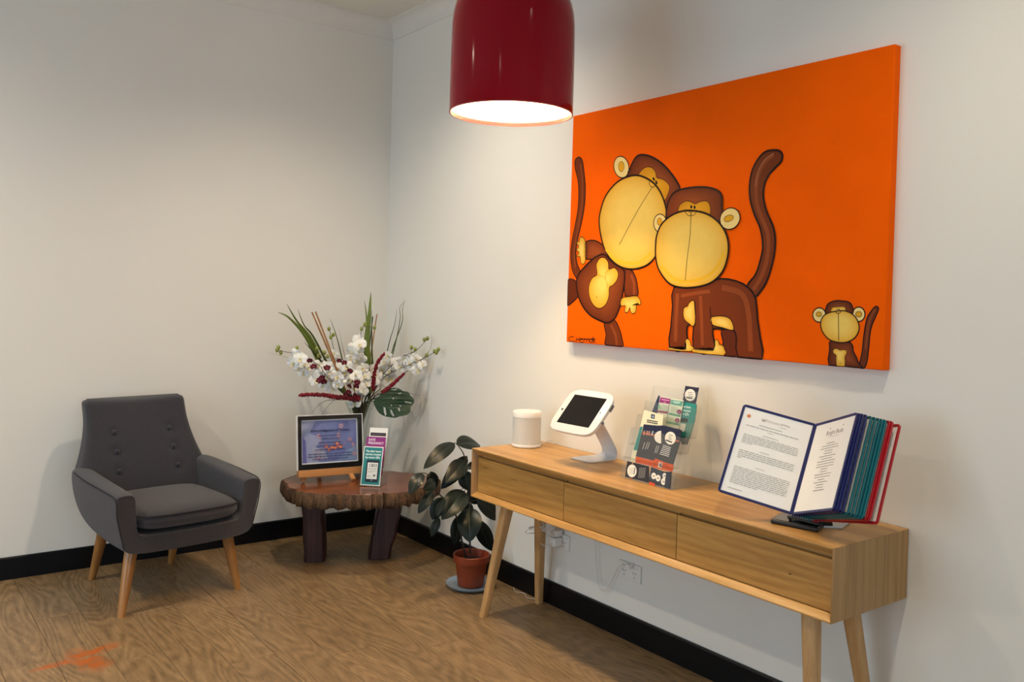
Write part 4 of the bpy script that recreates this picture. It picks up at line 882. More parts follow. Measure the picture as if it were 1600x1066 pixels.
b = B(); n = len(vs_); vv = vs_+[v-mN*.0012 for v in vs_]; fs = [tuple(t) for t in tri]+[tuple(n+i for i in reversed(t)) for t in tri]; k0 = 0
for l in loops:
    m_ = len(l); fs += [(k0+i, k0+(i+1) % m_, n+k0+(i+1) % m_, n+k0+i) for i in range(m_)]; k0 += m_
b.add(vv, fs, [lin('1E3A28')]*len(vv)); b.obj('leaf_blade', M['leaf'], ml, colored=True)
I = Ink(.0001); mid_ = mp2([(716, 768), (790, 762), (870, 765), (945, 790)])
def veins(pts, wd, nme):
    b = B(); P = smooth2(pts, 5, False); b.tube([mc+mU*x_+mV*y_+mN*(bendz(x_, y_)+.0006) for x_, y_ in P], wd, 5); return b
b = veins(mid_, .0014, 'v')
for (a, e) in (((760, 764), (790, 700)), ((800, 762), (850, 690)), ((840, 763), (910, 712)), ((880, 767), (950, 745)), ((760, 764), (770, 840)), ((800, 762), (812, 855)), ((840, 764), (860, 855)), ((880, 768), (915, 840))):
    q = veins(mp2([a, ((a[0]+e[0])/2+6, (a[1]+e[1])/2), e]), .0007, 'v'); b.add(q.v, q.f)
b.obj('vein', mat('leaf_vein', '3F5C3C', .5), ml)
B().tube([Vector(p) for p in smooth2([tuple(p) for p in (BASE, MOUTH+Vector((0, 0, -.1)), MOUTH+Vector((.01, -.04, .0)), mc+mU*mid_[0][0]+mV*mid_[0][1])], 5, False)], .0025, 6).obj('stem', M['gstem'], ml, smooth=60)

# ------------------------------------------------------------------ rubber plant, pot and saucer
PC = Vector((-.188, -1.285, 0))
sa = B(); sa.lathe([(0, .001), (.085, .001), (.112, .008), (.122, .018), (.124, .022), (.119, .022), (.108, .013), (.085, .007), (0, .007)], PC, 56)
sa.obj('saucer', M['saucer'], smooth=50, org=PC, label='round blue-grey saucer under the terracotta coloured plant pot', cat='saucer')
rp = thing('potted_rubber_plant', 'rubber plant in a terracotta coloured pot between table and console', 'potted plant', PC+Vector((0, 0, .008)))
q = PC+Vector((0, 0, .008))
B().lathe([(r_, z_*.93) for r_, z_ in [(0, 0), (.060, 0), (.064, .004), (.080, .128), (.089, .129), (.0915, .166), (.089, .169), (.085, .166), (.078, .125), (.074, .10), (.0, .10)]], q, 56).obj('pot', M['pot'], rp, smooth=35)
so = B(); rr = random.Random(2); NR = 28
so.lathe([(0, .125), (.025, .127), (.05, .124), (.070, .122), (.0785, .118)], q, NR); so.obj('soil', M['soil'], rp, smooth=60)
def pot_pt(a, z): return q+Vector((math.cos(a)*(.0915-.003*(1-(z-.129)/.037)), math.sin(a)*(.0915-.003*(1-(z-.129)/.037)), z))
a0 = math.atan2(-.79, -.62); b = B(); cs = [a0+.62+i*.09*-1 for i in range(5)]
b.add([pot_pt(a, z)+Vector((math.cos(a), math.sin(a), 0))*.0009 for a in [a0-.62+.09*i for i in range(5)] for z in (.127, .144)], [(2*i, 2*i+2, 2*i+3, 2*i+1) for i in range(4)])
b.obj('sticker', M['paper'], rp, recalc=False)
PY_ = PC.y
cp = lambda u, v: (640+u/4.1, 670+v/4.1)
def P3(u, v, Y): return ony(*cp(u, v), Y)
def path3(L_): return [Vector(p) for p in smooth2([tuple(P3(*a)) for a in L_], 5, False)]
stems = [path3([(388, 800, -1.24), (385, 640, -1.235), (383, 500, -1.23), (372, 380, -1.23), (365, 270, -1.23), (348, 170, -1.23), (318, 118, -1.23), (298, 96, -1.23)]),
         path3([(362, 830, -1.26), (335, 720, -1.26), (318, 640, -1.26), (290, 540, -1.27), (235, 465, -1.28), (185, 415, -1.28), (150, 375, -1.28), (118, 300, -1.28), (85, 281, -1.28)])]
for s_ in stems: B().tube(s_, [.0052-.0032*i/(len(s_)-1) for i in range(len(s_))], 8).obj('stem', M['stem'], rp, smooth=60)
def rleaf(base, tip, wpx, Yb, Yt, nrm, droop=.12, fold=.25, tone=1.0):
    p0, p1 = P3(*base, Yb), P3(*tip, Yt); d = p1-p0; L_ = d.length; t = d.normalized(); nv = Vector(nrm); nv = (nv-t*nv.dot(t)).normalized(); s_ = t.cross(nv)
    W_ = 1.12*wpx/4.1/ (F_PX/((p0-CAM).dot(Fw))); n, m = 12, 8; vs_, cs = [], []; AA = (-1, -.7, -.36, -.045, 0, .045, .36, .7, 1)
    g0, g1, mr_ = lin('0F1812'), lin('16211B'), lin('3C4E42')
    for i in range(n+1):
        k = i/n; wd = W_*(math.sin(PI*(k**.85))**.72 if 0 < k < 1 else 0)*(1.0)
        for j in range(m+1):
            a = AA[j]; c = p0+t*(L_*k)+s_*(a*wd/2)+nv*(math.sin(PI*k)*droop*L_+abs(a)*wd*fold*.5-abs(a)**2*wd*.12)
            vs_.append(c); mm_ = abs(a) < .01
            cs.append(tuple((mr_[q_] if mm_ else g0[q_]*(1-abs(a))+g1[q_]*abs(a)*.9)*tone for q_ in range(3)))
    b = B(); b.add(vs_, [(i*(m+1)+j, i*(m+1)+j+1, (i+1)*(m+1)+j+1, (i+1)*(m+1)+j) for i in range(n) for j in range(m)], cs)
    # petiole to the closest stem point
    b.obj('leaf', M['leaf'], rp, colored=True, recalc=False, smooth=80)
    s0 = min((pt for st_ in stems for pt in st_), key=lambda a: (a-p0).length)
    if .008 < (s0-p0).length < .12: B().tube([s0, s0.lerp(p0, .5)+Vector((0, 0, .004)), p0], .0018, 5).obj('leaf_stalk', M['gstem'], rp)
TC_ = (-.6, -.78, .25)
for args in [((290, 92), (88, 260), 88, -1.23, -1.26, (-.4, -.7, .6)), ((300, 100), (452, 108), 122, -1.22, -1.20, (-.35, -.55, .8), .1),
             ((370, 175), (200, 388), 90, -1.19, -1.17, (-.3, -.8, .1), .05, .2, .6), ((360, 205), (228, 348), 105, -1.24, -1.29, TC_),
             ((82, 282), (-2, 424), 78, -1.28, -1.31, (-.7, -.7, .3)), ((135, 275), (160, 395), 72, -1.24, -1.22, (-.3, -.8, .1), .05, .2, .7),
             ((165, 338), (84, 392), 70, -1.30, -1.34, (-.5, -.8, .1)), ((150, 400), (54, 545), 66, -1.29, -1.31, TC_),
             ((205, 440), (145, 585), 92, -1.25, -1.25, (-.2, -.95, .2), .05, .15, 1.15), ((228, 450), (178, 565), 58, -1.31, -1.34, (-.9, -.3, .2)),
             ((188, 568), (138, 695), 52, -1.27, -1.27, TC_), ((352, 400), (205, 585), 130, -1.27, -1.33, (-.55, -.75, .35), .12, .35, 1.25), ((330, 390), (212, 575), 80, -1.25, -1.26, (-.8, -.3, .3), .1, .2, .7),
             ((386, 505), (383, 730), 142, -1.27, -1.35, (-.6, -.78, .2), .12, .35, 1.35), ((318, 555), (288, 748), 88, -1.22, -1.22, (-.2, -.9, .2), .05, .2, .9),
             ((440, 585), (527, 785), 96, -1.22, -1.24, (-.7, -.6, .1), .05, .2, .6), ((428, 458), (590, 582), 100, -1.22, -1.20, (-.5, -.7, .5), .08, .2, .6),
             ((338, 270), (400, 400), 96, -1.24, -1.28, (-.7, -.6, .25), .08, .3), ((370, 260), (425, 210), 40, -1.21, -1.20, (-.5, -.7, .3), .08, .2, .7),
             ((395, 480), (340, 560), 70, -1.20, -1.18, (-.3, -.8, .3), .05, .2, .6), ((375, 385), (450, 480), 90, -1.2, -1.19, (-.4, -.8, .3), .05, .2, .5)]:
    rleaf(*args)

# ------------------------------------------------------------------ speaker
KT = Z1+.0003
sc_ = Vector((-.163, -1.668, KT))
sp = thing('speaker', 'white cylindrical speaker with grey mesh at left end of the console', 'speaker', sc_)
B().lathe([(0, 0), (.062, 0), (.067, .003), (.0685, .010), (.0665, .0145), (0, .0145)], sc_, 64).obj('base_ring', M['white'], sp, smooth=40)
B().lathe([(.0655, .0145), (.0655, .138)], sc_, 64).obj('mesh_body', M['mesh'], sp, smooth=40)
B().lathe([(.0655, .137), (.067, .138), (.067, .160), (.064, .164), (.055, .1625), (.02, .160), (0, .160)], sc_, 64).obj('top_ring', M['white'], sp, smooth=40)
cpth = [onz(843, 696, KT+.006), onz(853, 690, KT+.012), onz(864, 688, KT+.012), onz(870, 692, KT+.006)]; cpth = [sc_+Vector((.05, -.03, .007))]+cpth[:]+[Vector((-.01, cpth[-1].y-.01, KT+.003)), ]
tag(B().tube([Vector(p) for p in smooth2([tuple(p) for p in cpth], 5, False)], .0022, 8).obj('charging_cable', M['whitecord'], smooth=60, org=cpth[0]), 'short white cord behind the cylindrical speaker on the console', 'cord')

# ------------------------------------------------------------------ tablet stand
tO = Vector((-.313, -2.059, .932)); tU = Vector((-.0, -1, .012)).normalized(); tV = Vector((.665, 0, .747)); tV = (tV-tU*tV.dot(tU)).normalized(); tN = tU.cross(tV)
if tN.x > 0: tN = -tN
ts = thing('tablet_stand', 'white framed tablet on a bent metal desk stand, screen off', 'tablet stand', Vector((-.12, -2.05, KT)))
def tP(a, b_, c=0): return tO+tU*a+tV*b_+tN*c
def supere(cx, cy, hx, hy, p, n=56): return [(cx+hx*math.copysign(abs(math.cos(a))**p, math.cos(a)), cy+hy*math.copysign(abs(math.sin(a))**p, math.sin(a))) for a in [2*PI*(i+.5)/n for i in range(n)]]
tcx, tcy = .0985, .070
def ring(h, hx, hy, p=.42): return [tP(a, b_, h) for a, b_ in supere(tcx, tcy, hx, hy, p)]
b = B(); rs = [ring(-.024, .120, .095), ring(-.022, .130, .103), ring(-.010, .137, .108), ring(-.002, .1385, .109), ring(.0005, .136, .107)]
b.rings(rs); b.obj('housing', M['white'], ts, smooth=50)
b = B(); b.rings([ring(-.025, .112, .088), ring(-.0235, .1225, .097)]); b.obj('back_shell', M['grey'], ts, smooth=50)
b = B(); b.prism([tP(0, 0, .0006), tP(.197, 0, .0006), tP(.197, .148, .0006), tP(0, .148, .0006)], tN*.0006); b.obj('screen', M['screen'], ts)
b = B(); b.rings([[tP(-.017+.0055*math.cos(2*PI*k/20), .066+.0055*math.sin(2*PI*k/20), h) for k in range(20)] for h in (.0004, .0012)]); b.obj('home_button', M['black'], ts)
b = B(); b.rings([[tP(.209+.0035*math.cos(2*PI*k/14), .078+.0035*math.sin(2*PI*k/14), h) for k in range(14)] for h in (.0004, .001)]); b.obj('camera_hole', M['black'], ts)
b = B(); b.rings([[tP(.238, .040+.006*math.cos(2*PI*k/14), -.012+.006*math.sin(2*PI*k/14)) for k in range(14)], [tP(.243, .040+.006*math.cos(2*PI*k/14), -.012+.006*math.sin(2*PI*k/14)) for k in range(14)]]); b.obj('lock', M['grey'], ts)
b = B(); b.box(tP(.2365, .115, -.013), (.004, .03, .012), Matrix((tU, tV, tN)).transposed()); b.obj('side_clip', M['grey'], ts)
# bent blade: base plate, curve, rising arm
yc0 = -2.065; prof = [(-.185, .003), (-.06, .003), (-.040, .006), (-.030, .014), (-.028, .028), (-.040, .055), (-.10, .135), (-.155, .200), (-.205, .24)]
prof = smooth2(prof, 4, False); rs = []
for i, (x_, z_) in enumerate(prof):
    a = prof[max(i-1, 0)]; c = prof[min(i+1, len(prof)-1)]; dx, dz_ = c[0]-a[0], c[1]-a[1]; l = math.hypot(dx, dz_) or 1; nx, nz = -dz_/l*.002, dx/l*.002
    t = i/(len(prof)-1); hw = .066 if t < .12 else .066-(.066-.046)*min(1, (t-.12)/.35); yy = yc0-.035*t
    if t < .02: hw = .058
    rs.append([Vector((x_+nx, yy-hw, KT+z_+nz)), Vector((x_+nx, yy+hw, KT+z_+nz)), Vector((x_-nx, yy+hw, KT+z_-nz)), Vector((x_-nx, yy-hw, KT+z_-nz))])
b = B(); b.rings(rs); b.obj('stand', M['metal'], ts, smooth=30)
B().tube([Vector((-.13, -2.08, KT+.235)), Vector((-.09, -2.07, KT+.16)), Vector((-.05, -2.06, KT+.09)), Vector((-.012, -2.06, KT+.01))], .0016, 6).obj('cable', M['grey'], ts, smooth=60)

# ------------------------------------------------------------------ brochure holder on console and its leaflets
HY0, HY1 = -2.388, -2.660
bh = thing('brochure_holder', 'clear acrylic four-tier brochure holder in the middle of the console', 'brochure holder', (-.15, -2.52, KT))
tops = [(-.205, .947), (-.172, .999), (-.130, 1.050), (-.088, 1.108)]; sl = .282/.959
bots = [KT+.001, .835, .885, .94]
tops = [(x_, z_) for x_, z_ in tops]
for k, (x_, z_) in enumerate(tops):
    zb = bots[k]; xb = x_-(z_-zb)*sl
    b = B(); b.prism([Vector((xb, HY0, zb)), Vector((xb, HY1, zb)), Vector((x_, HY1, z_)), Vector((x_, HY0, z_))], (.0022, 0, -.0006)); b.obj('back_panel' if k == 3 else 'pocket_front', M['acrylic'], bh)
    if k: b = B(); b.mm((xb-.040, HY1, zb-.001), (xb, HY0, zb+.001)); b.obj('pocket_floor', M['acrylic'], bh)
sidep = [(-.262, KT+.001), (-.205, .947), (-.186, .947), (-.172, .999), (-.146, .999), (-.130, 1.050), (-.106, 1.050), (-.088, 1.108), (-.084, 1.108), (-.035, KT+.001)]
for y in (HY0, HY1-.0022): b = B(); b.prism([Vector((x_, y, z_)) for x_, z_ in sidep], (0, .0022, 0)); b.obj('side_panel', M['acrylic'], bh)
B().mm((-.262, HY1, KT), (-.035, HY0, KT+.002)).obj('base', M['acrylic'], bh)
hV = Vector((.282, 0, .959)); hU = Vector((0, -1, 0)); hN = Vector((-.959, 0, .282))
k3 = lambda L_: [(965+u/8.2, 640+v/8.2) for u, v in L_]; k4 = lambda L_: [(1010+u/10.15, 595+v/10.15) for u, v in L_]
def card(label, dx, outline, draw, col, conv, thick=.001, name='leaflet'):
    """sheet standing in the holder: plane shifted back by dx from the front pane"""
    O = Vector((-.2565+dx, HY0, KT+.004))
    def q2(L_):
        out = []
        for (u, v) in conv(L_): p = onp(u, v, O, hN); out.append(((p-O).dot(hU), (p-O).dot(hV)))
        return out
    P = [(min(max(a, .002), .270), max(c, 0.001)) for a, c in q2(outline)]; cx, cy = mean(P)
    o = thing(name, label, 'leaflet', O+hU*cx+hV*min(p[1] for p in P), 0, 'leaflets in the console holder')
    tri = tessellate_polygon([[Vector((a, c, 0)) for a, c in P]]); W3 = [O+hU*a+hV*c for a, c in P]; n = len(P)
    b = B(); b.add(W3+[v-hN*thick for v in W3], [tuple(t) for t in tri]+[tuple(n+i for i in reversed(t)) for t in tri]+[(i, (i+1) % n, n+(i+1) % n, n+i) for i in range(n)], [lin(col)]*(2*n))
    b.obj('sheet', M['ink'], o, colored=True)
    I = Ink(.00007); draw(I, q2); 
    if I.b: I.build('printing', M['ink'], o, O, hU, hV, sub_z=.0002)
CHR, NVY, ORG = '2B292E', '141C3C', 'C8521F'
def wl(I, q2, a, b_, wd, col='D8D4D0'): I.line(q2([a, b_]), wd, col)
def d1(I, q2):
    I.poly(q2([(335, 190), (500, 206), (600, 205), (815, 262), (805, 360), (610, 330), (500, 325), (320, 300)]), NVY)
    I.line(q2([(318, 300), (400, 318), (520, 340)]), .006, ORG); I.line(q2([(700, 395), (790, 408)]), .005, ORG)
    for u in (335, 375, 400, 440): wl(I, q2, (u, 330), (u+8 if u < 430 else u+15, 275), .004, 'E8A080' if u != 440 else 'D8E6EC')
    P = q2([(600+88*math.cos(a)-40, 355+82*math.sin(a)) for a in [math.radians(90+15*i) for i in range(13)]]); I.poly(P, 'EDE8DA')
    I.poly(q2([(678+70*math.cos(a), 368+83*math.sin(a)) for a in [2*PI*i/24 for i in range(24)]]), 'F0EBDC')
    for i, (u, v, L_) in enumerate(((660, 325, 50), (655, 350, 35), (650, 375, 45))): wl(I, q2, (u, v), (u+L_, v+12), .0022, '555555')
    wl(I, q2, (620, 392), (700, 422), .005, '26242A')
    for i in range(6): wl(I, q2, (585-9*i, 458+22*i), (685-5*i, 492+22*i), .0028)
    for i, u in enumerate((290, 325, 360, 385)): wl(I, q2, (u, 510), (u+28, 420), .0035, 'BDB8B4') if i > 0 else None
    for i, (u) in enumerate((480, 505)): wl(I, q2, (u, 560), (u+28, 465), .003, 'CFCAC6')
card('charcoal leaflets with orange stripe and white circles at front of console holder', 0, [(335, 190), (500, 206), (600, 205), (815, 262), (800, 400), (700, 715), (232, 600)], d1, CHR, k3, .004)
def d2(I, q2):
    I.poly(q2([(648, 660), (548, 658), (514, 740), (560, 754)])[:0] or q2([(530, 672), (578, 690), (560, 752), (514, 735)]), 'E9E4DA')
    for i in range(4): wl(I, q2, (532, 690+13*i), (568, 700+13*i), .003, '5A5450')
    I.line(q2([(370, 685), (480, 690), (520, 672)]), .0015, '8A3A18'); I.line(q2([(560, 690), (600, 715), (640, 700)]), .0015, '8A3A18')
card('orange edged leaflet lying across the front of the console holder', -.0015, [(235, 600), (380, 640), (470, 655), (480, 625), (600, 675), (720, 710), (700, 800), (480, 750), (380, 715), (225, 680)], d2, ORG, k3, .0012)
def d3(I, q2):
    I.poly(q2([(185+60*math.cos(a), 787+82*math.sin(a)) for a in [2*PI*i/24 for i in range(24)]]), 'F0EBDC'); I.line(q2([(170, 878), (178, 900)]), .004, ORG); I.line(q2([(190, 700), (196, 672)]), .004, 'E8A080')
    for u in (155, 175, 195): wl(I, q2, (u, 830), (u+8, 745), .0018, '777777')
    wl(I, q2, (212, 830), (224, 745), .004, '2B292E')
    for i in range(7): wl(I, q2, (265+13*i, 880), (285+13*i, 745), .0015, 'A8A4A0')
card('charcoal card with white circle, lower left of the console holder', -.0032, [(125, 660), (400, 728), (402, 955), (90, 880)], d3, CHR, k3, .0012)
def d4(I, q2):
    I.poly(q2([(440, 745), (600, 810), (575, 960), (405, 900)]), '39404E')
    for (u, v, r_) in ((463, 852, 31), (520, 880, 31), (590, 925, 33), (603, 850, 26)): I.poly(q2([(u+r_*math.cos(a), v+r_*1.35*math.sin(a)) for a in [2*PI*i/18 for i in range(18)]]), 'EDE8DA'); wl(I, q2, (u-14, v), (u+14, v+4), .006, 'A8A29A')
    I.poly(q2([(405, 925), (480, 950), (485, 985), (402, 965)]), ORG); I.poly(q2([(625, 800), (690, 800), (668, 1020), (600, 1000)]), '2F3644')
card('dark grey leaflet with small white circles, lower right of the console holder', -.0048, [(430, 735), (600, 800), (692, 798), (670, 1022), (400, 955)], d4, '34373F', k3, .0012)
def d5(I, q2):
    I.poly(q2([(430, 58), (478, 66), (474, 122), (426, 112)]), '2C4464'); I.poly(q2([(440, 100), (455, 72), (468, 104)]), 'C8D4E0')
    for i in range(2): I.line(q2([(375, 135+24*i), (515, 160+24*i)]), .004, '4A4640')
    I.poly(q2([(322, 215), (300, 330), (250, 525), (203, 520), (260, 330), (290, 225)]), '2E8A84')
card('cream leaflet with small blue square emblem behind the charcoal leaflets', .006, [(340, 5), (585, 70), (570, 260), (320, 300), (250, 640), (240, 690), (160, 672), (200, 500), (290, 220)], d5, 'E9E4C4', k3)
def d6(I, q2):
    I.poly(q2([(222, 262), (388, 290), (378, 372), (205, 345)]), '8A2470'); wl(I, q2, (240, 298), (365, 315), .003, 'E8B8DC'); wl(I, q2, (275, 338), (310, 343), .0022, 'E8B8DC')
    I.poly(q2([(395, 300), (585, 330), (560, 410), (385, 375)]), '5E9A8C'); wl(I, q2, (420, 330), (540, 345), .003, 'C8E4DC'); wl(I, q2, (440, 352), (520, 362), .002, 'C8E4DC')
    I.poly(q2([(175, 470), (345, 495), (335, 525), (165, 495)]), '8A2450'); I.poly(q2([(360, 505), (545, 545), (535, 580), (352, 540)]), '5E9A7C'); I.poly(q2([(330, 640), (520, 680), (515, 715), (322, 675)]), '5E9A7C')
    for i in range(6): wl(I, q2, (215 if i > 2 else 250, 385+16*i), (350, 405+16*i), .0012, '8AA890')
    for i in range(6): wl(I, q2, (390, 405+17*i), (500, 425+17*i), .0012, 'A0B098')
    for i in range(4): wl(I, q2, (350, 570+18*i), (460, 590+18*i), .0012, 'A0B098')
    I.poly(q2([(210+22*math.cos(a), 415+34*math.sin(a)) for a in [2*PI*i/14 for i in range(14)]]), '8FC0A0')
    for (u, v) in ((525, 495), (495, 632)): I.poly(q2([(u+38*math.cos(a), v+38*math.sin(a)) for a in [2*PI*i/16 for i in range(16)]]), '8A3A5C'); I.text('24', *q2([(u-20, v+14)])[0], .005, 'F0D8E4')
    I.line(q2([(388, 292), (345, 500), (315, 700)]), .0022, '6A6A70')
card('white leaflet with purple and green headings, third tier of console holder', .047, [(215, 250), (592, 312), (515, 760), (150, 690)], d6, 'DDE2CC', k4)
def d7(I, q2):
    I.text('er hours', *q2([(592, 425)])[0], .009, 'EAF4F2', wmax=.034, bold=.0005); I.text('trusted', *q2([(585, 485)])[0], .009, 'EAF4F2', wmax=.034, bold=.0005); I.text('e GPs', *q2([(575, 545)])[0], .010, 'EAF4F2', wmax=.030, bold=.0005)
    I.poly(q2([(545, 590), (640, 598), (665, 625), (655, 660), (535, 655)]), '0C1416'); I.poly(q2([(530, 670), (630, 690), (600, 820), (520, 780)]), 'D8D8D0')
card('teal leaflet bulging out at the right side of the console holder', .052, [(590, 335), (790, 372), (785, 480), (760, 640), (700, 850), (640, 1010), (560, 1010), (500, 760)], d7, '1E837C', k4, .004)
def d8(I, q2):
    I.poly(q2([(695+85*math.cos(a), 228+96*math.sin(a)) for a in [2*PI*i/24 for i in range(24)]]), 'F2EEE6')
    for i in range(3): wl(I, q2, (665, 185+28*i), (735, 192+28*i), .002, '55555A')
    wl(I, q2, (632, 265), (730, 280), .0045, '1A1A20'); I.poly(q2([(585, 200), (612, 205), (600, 235), (578, 228)]), 'B0707C')
card('navy card with white circle, topmost at the back of console holder', .082, [(618, 80), (835, 112), (770, 420), (560, 400)], d8, '1C2038', k4)
card('dark blue leaflet showing its edge, left of the purple and green one', .062, [(190, 232), (215, 240), (160, 600), (50, 590)], lambda I, q2: None, '1E2C50', k4)

# ------------------------------------------------------------------ display panel rack
rk = thing('display_panel_rack', 'desktop rack of hinged A4 display panels at right end of console', 'document rack', (-.25, -3.2, KT))
rv = Vector((.4782, .0746, .8751)).normalized(); rt = Vector((0, -1, 0)); rt = (rt-rv*rt.dot(rv)).normalized(); rn = rt.cross(rv)
if rn.x > 0: rn = -rn
S0 = Vector((-.2986, -3.1976, .7901))
def panel(mt, H_, th, W_=.2377, L_=.312, name='panel', draw=None, label=None, sheet=True, flip=False):
    d = (rt*math.cos(th)+rn*math.sin(th)); nrm = d.cross(rv).normalized()
    if nrm.dot(CAM-H_) < 0: nrm = -nrm
    r = .0042; cr = .012; pts = []
    for (cx, cy, a0) in ((W_-cr, cr, -90), (W_-cr, L_-cr, 0), (cr*.5, L_-cr*.5, 90), (cr*.5, cr*.5, 180)):
        rad = cr if cx > .1 else cr*.5
        for q in range(5): a = math.radians(a0+90*q/4); pts.append((cx+rad*math.cos(a), cy+rad*math.sin(a)))
    def mk(inset, h): return [H_+d*(min(max(a, inset), W_-inset) if True else a)+rv*min(max(c, inset), L_-inset)+nrm*h for a, c in pts]
    b = B(); o1, o2, i2, i1 = mk(0, -.0028), mk(0, .0028), mk(.0085, .0022), mk(.0085, -.0022); n = len(pts)
    vs_ = o1+o2+i2+i1; fs = [(r_*n+i, r_*n+(i+1) % n, ((r_+1) % 4)*n+(i+1) % n, ((r_+1) % 4)*n+i) for r_ in range(4) for i in range(n)]
    b.add(vs_, fs); o = b.obj(name, mt, rk, bevel=.0008, label=label)
    if sheet:
        B().prism([H_+d*a+rv*c-nrm*.0006 for a, c in ((.008, .008), (W_-.008, .008), (W_-.008, L_-.008), (.008, L_-.008))], nrm*.0012).obj('sheet', M['paper'], o)
    if draw:
        U_ = d if d.cross(rv).dot(nrm) > 0 else -d; O_ = H_+rv*.008+nrm*.0009+(d*(W_-.008) if U_ != d else d*.008)
        I = Ink(.00008); draw(I, W_-.016, L_-.016); I.build('printing', M['ink'], o, O_, U_, rv)
def d_left(I, w_, h_):
    I.ell(.020, h_-.028, .0065, .0065, 'D88A5A'); I.lines(.016, h_-.031, .009, .006, 1, 'B8602C', last=1)
    I.text('W', .062, h_-.034, .009, '7A746C', bold=.0005); I.text('Welcome', .072, h_-.032, .010, 'C4C0BA', wmax=.05); I.text('EFTPOS', .125, h_-.030, .006, '8A9080'); I.lines(.125, h_-.040, .02, .006, 1, '9AA090', last=1)
    I.lines(.060, h_-.052, .075, .006, 1, '4A4A4A', 9, last=1); I.lines(.020, h_-.062, .17, .006, 1, '6A6A6A', 8, last=1); I.lines(.09, h_-.070, .02, .005, 1, '777777', last=1)
    I.lines(.08, h_-.084, .05, .006, 1, '8A8A8A', last=1); I.lines(.020, h_-.122, .178, .034, 6, '807E7A', 11, last=.2)
    I.lines(.085, h_-.140, .03, .006, 1, '999999', last=1); I.lines(.020, h_-.176, .178, .032, 5, '807E7A', 12, last=.08)
    I.lines(.085, h_-.196, .03, .006, 1, '999999', last=1); I.lines(.020, h_-.262, .178, .060, 10, '807E7A', 13, last=.5); I.lines(.020, h_-.282, .045, .006, 1, '777777', last=1)
def d_right(I, w_, h_):
    I.text('Bright Buds', w_/2+.012, h_-.046, .0145, '8A7478', 'C', .095)
    for (x_, y_) in ((w_/2-.018, h_-.024), (w_/2+.052, h_-.022)): I.ell(x_, y_, .0022, .0022, '4A3A48')
    I.lines(w_/2-.02, h_-.055, .06, .005, 1, 'B0A4A4', last=1)
    I.lines(w_/2-.045, h_-.235, .10, .165, 19, '77716C', 21, align='C', th=.22)
TH = [(a, th, dn, 0) for a, th, dn in [(0.0, 29.9, 0), (0.0072, 29.5, -0.0017), (0.0143, 29.3, -0.0033), (0.0215, 28.6, -0.005), (0.0286, 26.4, -0.0067), (0.0358, 25.3, -0.0084), (0.0429, 24.0, -0.01), (0.0501, 23.3, -0.0117), (0.0572, 22.9, -0.0134), (0.0644, 21.7, -0.0151), (0.0715, 21.3, -0.0167), (0.0787, 16.7, -0.0184)]]
panel(M['navy'], S0+rn*0, math.radians(146.8), draw=d_left, label='navy panel opened to the left with a full page of text')
for i, (a, th, dn, dv) in enumerate(TH):
    mt = M['navy'] if i < 4 else M['teal'] if i < 9 else M['crimson']
    panel(mt, S0+rt*a+rn*dn+rv*dv, math.radians(th), draw=d_right if i == 0 else None, label={0: 'front navy panel with a cream notice', 4: 'teal panel', 9: 'red panel', 11: 'rearmost red panel'}.get(i))
# hinge pins, rail and base
for i, (a, th, dn, dv) in enumerate(TH):
    Hh = S0+rt*a+rn*(dn-.003); B().tube([Hh-rv*.006, Hh+rv*.316], .0024, 8).obj('hinge_pin', M['navy'] if i < 4 else M['teal'] if i < 9 else M['crimson'], rk, smooth=50)
b = B(); e0, e1 = S0-rv*.007+rn*.004-rt*.008, S0-rv*.007+rt*.088-rn*.024
b.prism([e0+rn*.006, e1+rn*.006, e1-rn*.010, e0-rn*.010], -rv*.006); b.obj('hinge_rail', M['black'], rk)
b = B(); b.prism([Vector((-.245, -3.13, KT)), Vector((-.325, -3.20, KT)), Vector((-.20, -3.31, KT)), Vector((-.07, -3.27, KT)), Vector((-.09, -3.12, KT))], (0, 0, .007)); b.obj('base_plate', M['ltgrey'], rk, bevel=.002)
b = B(); b.prism([Vector((-.27, -3.165, KT+.006)), Vector((-.31, -3.21, KT+.006)), Vector((-.215, -3.29, KT+.006)), Vector((-.17, -3.24, KT+.006))], (-.006, 0, .016)); b.obj('support_block', M['black'], rk, bevel=.003)
# black handheld device
dv_ = thing('handheld_device', 'flat glossy black handheld device lying on console under the display panels', 'device', onz(1243, 822, KT))
A_, B_, C_ = onz(1203.5, 818, KT), onz(1278, 833, KT), onz(1292, 822, KT); D_ = A_+(C_-B_)
b = B(); b.prism([A_, B_, C_, D_], (0, 0, .015)); b.obj('casing', M['black'], dv_, bevel=.005, seg=3)
ins = lambda p: p.lerp((A_+B_+C_+D_)/4, .09)+Vector((0, 0, .0151)); b = B(); b.prism([ins(A_), ins(B_), ins(C_), ins(D_)], (0, 0, .0006)); b.obj('screen', M['blackgloss'], dv_)

